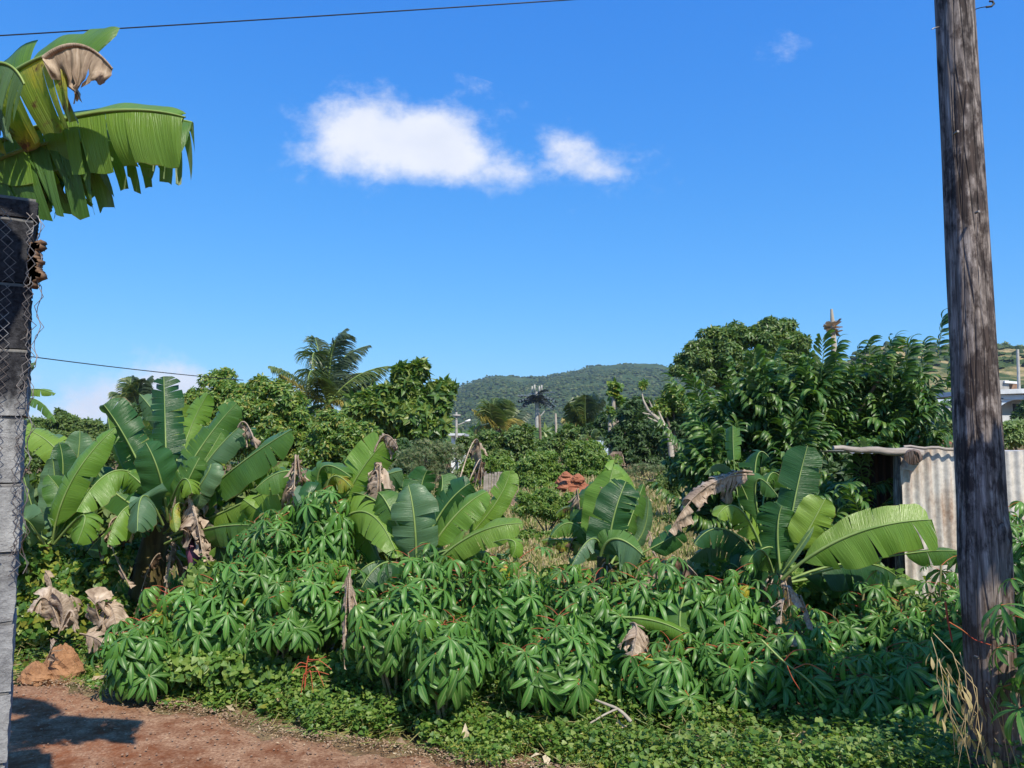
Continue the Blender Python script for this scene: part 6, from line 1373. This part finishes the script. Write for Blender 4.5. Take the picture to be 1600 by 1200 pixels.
# left verge: low weeds beside the clods, under the vines
weeds('left_verge_weeds', 'small green weeds along the left road edge before the vines', 15000, lambda x, d: .02+.10*ss(0, .5, d)*(1+.6*np.sin(x*5)), (-6.5, -2.2), lambda x: -.03+.06*np.sin(x*9), lambda x: 1.8+0*x, .024, 'vine', T_HEART, F_HEART)
def vine_field(name, label, L_, Y, n, ls, mat, kind='vine', dens=None):
    V, Fq = crown_leaves(lumps_px(L_, Y), n, ls, T_HEART, F_HEART, sub=10, subr=.45, droop=.5, cull=.85); o = obj(name, mesh(name, V, Fq, M[mat], smooth=False)); tag(o, label, kind, kind='stuff'); return o
vine_field('climbing_vine', 'heart leaved vine climbing over everything between the block pillar and the banana trunk', [(60, 890, 46, 40), (45, 950, 36, 44), (105, 910, 40, 30), (60, 985, 40, 24), (150, 900, 34, 22), (120, 950, 40, 26), (180, 955, 22, 26), (30, 1000, 26, 30), (180, 880, 24, 18), (140, 975, 40, 18)], 6.6, 9500, .052, 'vine')
vine_field('climbing_vine', 'small bright leaved vine in the gap under the largest banana leaves', [(165, 855, 40, 18), (215, 870, 26, 20), (150, 880, 40, 20), (330, 860, 24, 20), (355, 890, 30, 24)], 7.2, 3200, .04, 'vine')
vine_field('undergrowth', 'dark tangled undergrowth behind the cassava row', [(x, 960+20*math.sin(x*.05), 50, 60) for x in range(330, 1420, 60)], 5.9, 15000, .055, 'weed', 'undergrowth')
vine_field('undergrowth', 'dim tangle of small leaves in the shade under the shed and wooden pole', [(1270, 1060, 50, 46), (1340, 1040, 50, 50), (1410, 1060, 50, 50), (1470, 1050, 50, 60), (1560, 1040, 60, 80), (1240, 1000, 40, 40), (1620, 1060, 50, 80)], 5.6, 9000, .045, 't_dark', 'undergrowth')  # dark leaf colour paints in part of the shade in this corner
vine_field('undergrowth', 'small leaves and stalks filling the foot of the cassava row', [(x, 1045+8*math.sin(x*.11), 44, 30) for x in range(260, 1240, 55)], 5.45, 12000, .045, 'weed', 'undergrowth')
vine_field('undergrowth', 'green tangle of low plants behind the left banana plants', [(x, 800+22*math.sin(x*.04), 46, 44) for x in range(60, 620, 45)]+[(x, 850, 46, 40) for x in range(60, 620, 50)], 8.6, 13000, .085, 't_feather', 'undergrowth')
# unseen tree added outside the right edge to shade the foot of the wooden pole
tree('tree', 'leafy tree added unseen outside the right edge, shading the ground before the wooden pole', 'tree', [], 1, 0, 1, 't_dark') if False else None
# field of dry grass
def blades(name, label, n, region, ls, mat, hmul=1.0, T=T_BLADE, F=np.array([[0, 1, 2, 3]])):
    (u0, u1), (y0, y1) = region; u = rng.uniform(u0, u1, n); y = (y0**-1+(y1**-1-y0**-1)*rng.random(n))**-1; x = u*y
    k = wob(np.stack([x*.9, y*.6, 0*x], 1), .8, 2) > -.45; x, y = x[k], y[k]; n = len(x)
    P_ = np.stack([x, y, terrain(x, y)-.02], 1); D = np.stack([rng.normal(0, .45, n), rng.normal(0, .45, n), np.ones(n)], 1); Nn = np.stack([rng.normal(0, .5, n), -np.ones(n), rng.normal(0, .2, n)], 1)
    V, Fq = scatter(T, F, P_, frames(D, nrm(Nn)), ls*rng.uniform(.5, 1.3, n)*(.7+.5*wob(P_, .9, 4))); o = obj(name, mesh(name, V, Fq, M[mat], smooth=False)); return tag(o, label, 'grass', kind='stuff')
blades('dry_grass', 'dry straw coloured grass covering the clearing in the middle', 60000, ((-.16, .42), (8.5, 40)), .42, 'drygrass')
blades('green_grass', 'tufts of green grass mixed into the dry clearing', 26000, ((-.30, .42), (7.5, 40)), .40, 'grass')
blades('meadow_grass', 'rough grass under the left hedge trees', 12000, ((-.75, -.1), (8.0, 24)), .40, 'grass')
# road litter: straw, chips and grit along the edge
def litter(name, label, n, fr, ls, mat, T, F, cat):
    x = rng.uniform(-4.6, 3.2, n); d = fr(x, n); y = edge_y(x)-d; P_ = np.stack([x, y, .010+.004*rng.random(n)], 1)
    Nn = nrm(np.stack([rng.normal(0, .2, n), rng.normal(0, .2, n), np.ones(n)], 1)); D = rng.normal(size=(n, 3)); D[:, 2] *= .15
    V, Fq = scatter(T, F, P_, frames(D, Nn), ls*rng.uniform(.4, 1.5, n)); o = obj(name, mesh(name, V, Fq, M[mat], smooth=False)); return tag(o, label, cat, kind='stuff')
litter('road_litter', 'pale dry leaf chips scattered along the edge of the dirt road', 5500, lambda x, n: np.abs(rng.normal(0, .11, n))-.03, .016, 'litter', T_DIA, F_DIA, 'litter')
litter('straw', 'short straws lying on the dirt road', 900, lambda x, n: np.abs(rng.normal(0, .4, n)), .05, 'litter', T_BLADE*np.array([1, .5, .2]), np.array([[0, 1, 2, 3]]), 'straw')
peb = BT*np.array([.5, .5, .35]); litter('gravel', 'small stones scattered on the dirt road', 2600, lambda x, n: rng.random(n)**2*1.6, .012, 'pebble', peb, BF, 'gravel') if 'pebble' in M else None

def twig(name, label, P_, r, mat='bark_pale', cat='stick'):
    mb = MB()
    for (pts, r0, r1) in P_:
        Q = np.array([tuple(at(*p)) for p in pts]); u = np.linspace(0, len(Q)-1, 4*len(Q)); Q = np.stack([np.interp(u, np.arange(len(Q)), Q[:, c]) for c in range(3)], 1)
        for _ in range(3): Q[1:-1] = (Q[:-2]+Q[1:-1]*2+Q[2:])/4
        mb.tube(Q, np.linspace(r0, r1, len(Q)), 6, rough=.08)
    o = mb.build(name, M[mat], origin=tuple(at(*P_[0][0][0]))); return tag(o, label, cat)
twig('fallen_stick', 'forked pale stick leaning out over the verge weeds', [([(876, 1068, 4.75), (905, 1082, 4.7), (945, 1100, 4.65), (968, 1108, 4.6), (986, 1128, 4.55)], .0055, .011), ([(966, 1107, 4.6), (945, 1116, 4.57), (922, 1130, 4.5)], .007, .005)], 0)
twig('bare_twig', 'bare red and green twig of a leafless cassava at the foot of the left group', [([(476, 1080, 5.1), (478, 1045, 5.1), (482, 1025, 5.1)], .006, .004)] + [([(480, 1030+k*4, 5.1), (480+dx*.5, 1030+k*4-dy*.3, 5.07), (480+dx, 1030+k*4+dy, 5.05)], .003, .002) for k, (dx, dy) in enumerate([(30, -4), (38, 12), (-24, 14), (-20, 4), (26, 26), (34, 4), (10, 34), (-10, 30)])], 0, 'pet', 'twig')
twig('bare_twig', 'long yellow green cassava stalk with red petioles left of the shaded corner', [([(1190, 1000, 4.4), (1225, 1035, 4.35), (1255, 1055, 4.3), (1290, 1090, 4.3)], .006, .005)] , 0, 'rib', 'twig')
twig('bare_twig', 'thin orange red petioles curving out in the shaded corner', [([(1230, 1040, 4.3), (1238, 1060, 4.28), (1250, 1078, 4.28)], .003, .002), ([(1225, 1033, 4.3), (1240, 1015, 4.28), (1268, 1015, 4.28)], .003, .002), ([(1240, 1045, 4.3), (1262, 1035, 4.26), (1290, 1050, 4.26)], .003, .002), ([(1483, 972, 3.6), (1505, 985, 3.6), (1522, 1000, 3.65), (1549, 1008, 3.68)], .003, .002), ([(1477, 940, 3.9), (1482, 975, 3.9), (1488, 1003, 3.9)], .006, .004)], 0, 'pet', 'twig')
# withered pods and leaves hanging before the wooden pole
root = thing('withered_creeper', 'withered straw coloured creeper hanging in front of the foot of the wooden pole', 'creeper', (at(1500, 1190, 3.55).x, 3.55, 0))
mb = MB()
for k in range(14):
    x = 1465+k*7+rng.uniform(-9, 9); y = 1010+rng.uniform(0, 60)+k*6; j_ = rng.uniform(-14, 14, 4); mb.tube([tuple(at(x-15+j_[0], y-40, 3.6)), tuple(at(x+j_[1]*.4, y-8, 3.55)), tuple(at(x+4+j_[1], y+25, 3.54)), tuple(at(x+8+j_[2], y+60, 3.55)), tuple(at(x+22+j_[3], y+110, 3.6))], [.0022, .002, .002, .0018, .0012], 4)
child(mb, 'stalks', M['straw'], root)
for k in range(46):
    x = 1455+rng.uniform(0, 110); y = 1005+(x-1455)*.9+rng.uniform(0, 110); p = np.array(tuple(at(x, min(y, 1235), 3.54+rng.uniform(0, .08))))
    V, F = leaflet(rng.uniform(.05, .09), .018, rng.uniform(0, 6.28), -.8, .7); mb = MB(); mb.add(V+p, F); child(mb, 'withered_leaf', M['drygrass'], root)

# ================================================================== AIR
def haze():
    m = newmat('haze_air'); q = N(m); v = q.n('ShaderNodeVolumePrincipled', {'Color': (.62, .78, 1.0), 'Density': HAZE, 'Anisotropy': .2})
    q.t.links.new(v.outputs[0], q.n('ShaderNodeOutputMaterial').inputs['Volume'])
    mb = MB(); mb.box((0, 900, 79), (6400, 2600, 172)); o = mb.build('haze', m, origin=(0, 900, 79), smooth=False); tag(o, kind='stuff'); return o
HAZE = 0.00017
if HAZE: haze()
# a leafy tree added out of view past the right edge to shade the ground before the wooden pole
def added_shade_tree():
    root = thing('tree', 'leafy tree added unseen beyond the right edge to shade the verge', 'tree', (4.6, 2.3, 0))
    lm = [(3.0, 2.25, 3.2, .30, .28, .22), (3.38, 2.62, 3.1, .26, .24, .2), (4.5, 2.0, 3.5, .7, .7, .5), (2.75, 2.35, 3.15, .2, .2, .15)]
    V, F = crown_leaves(lm, 2200, .14, droop=.3, cull=0); obj('crown', mesh('crown', V-np.array(tuple(root.location)), F, M['t_dark'], smooth=False), root)
    mb = MB(); mb.tube([(4.6, 2.3, -.1), (4.55, 2.25, 1.6), (4.4, 2.1, 3.2)], [.11, .09, .06], 10, rough=.05); child(mb, 'trunk', M['bark'], root)
    mb = MB(); mb.tube([(4.5, 2.2, 2.5), (3.9, 2.3, 3.0), (3.0, 2.3, 3.15)], [.05, .035, .015], 7); child(mb, 'limb', M['bark'], root)
added_shade_tree()
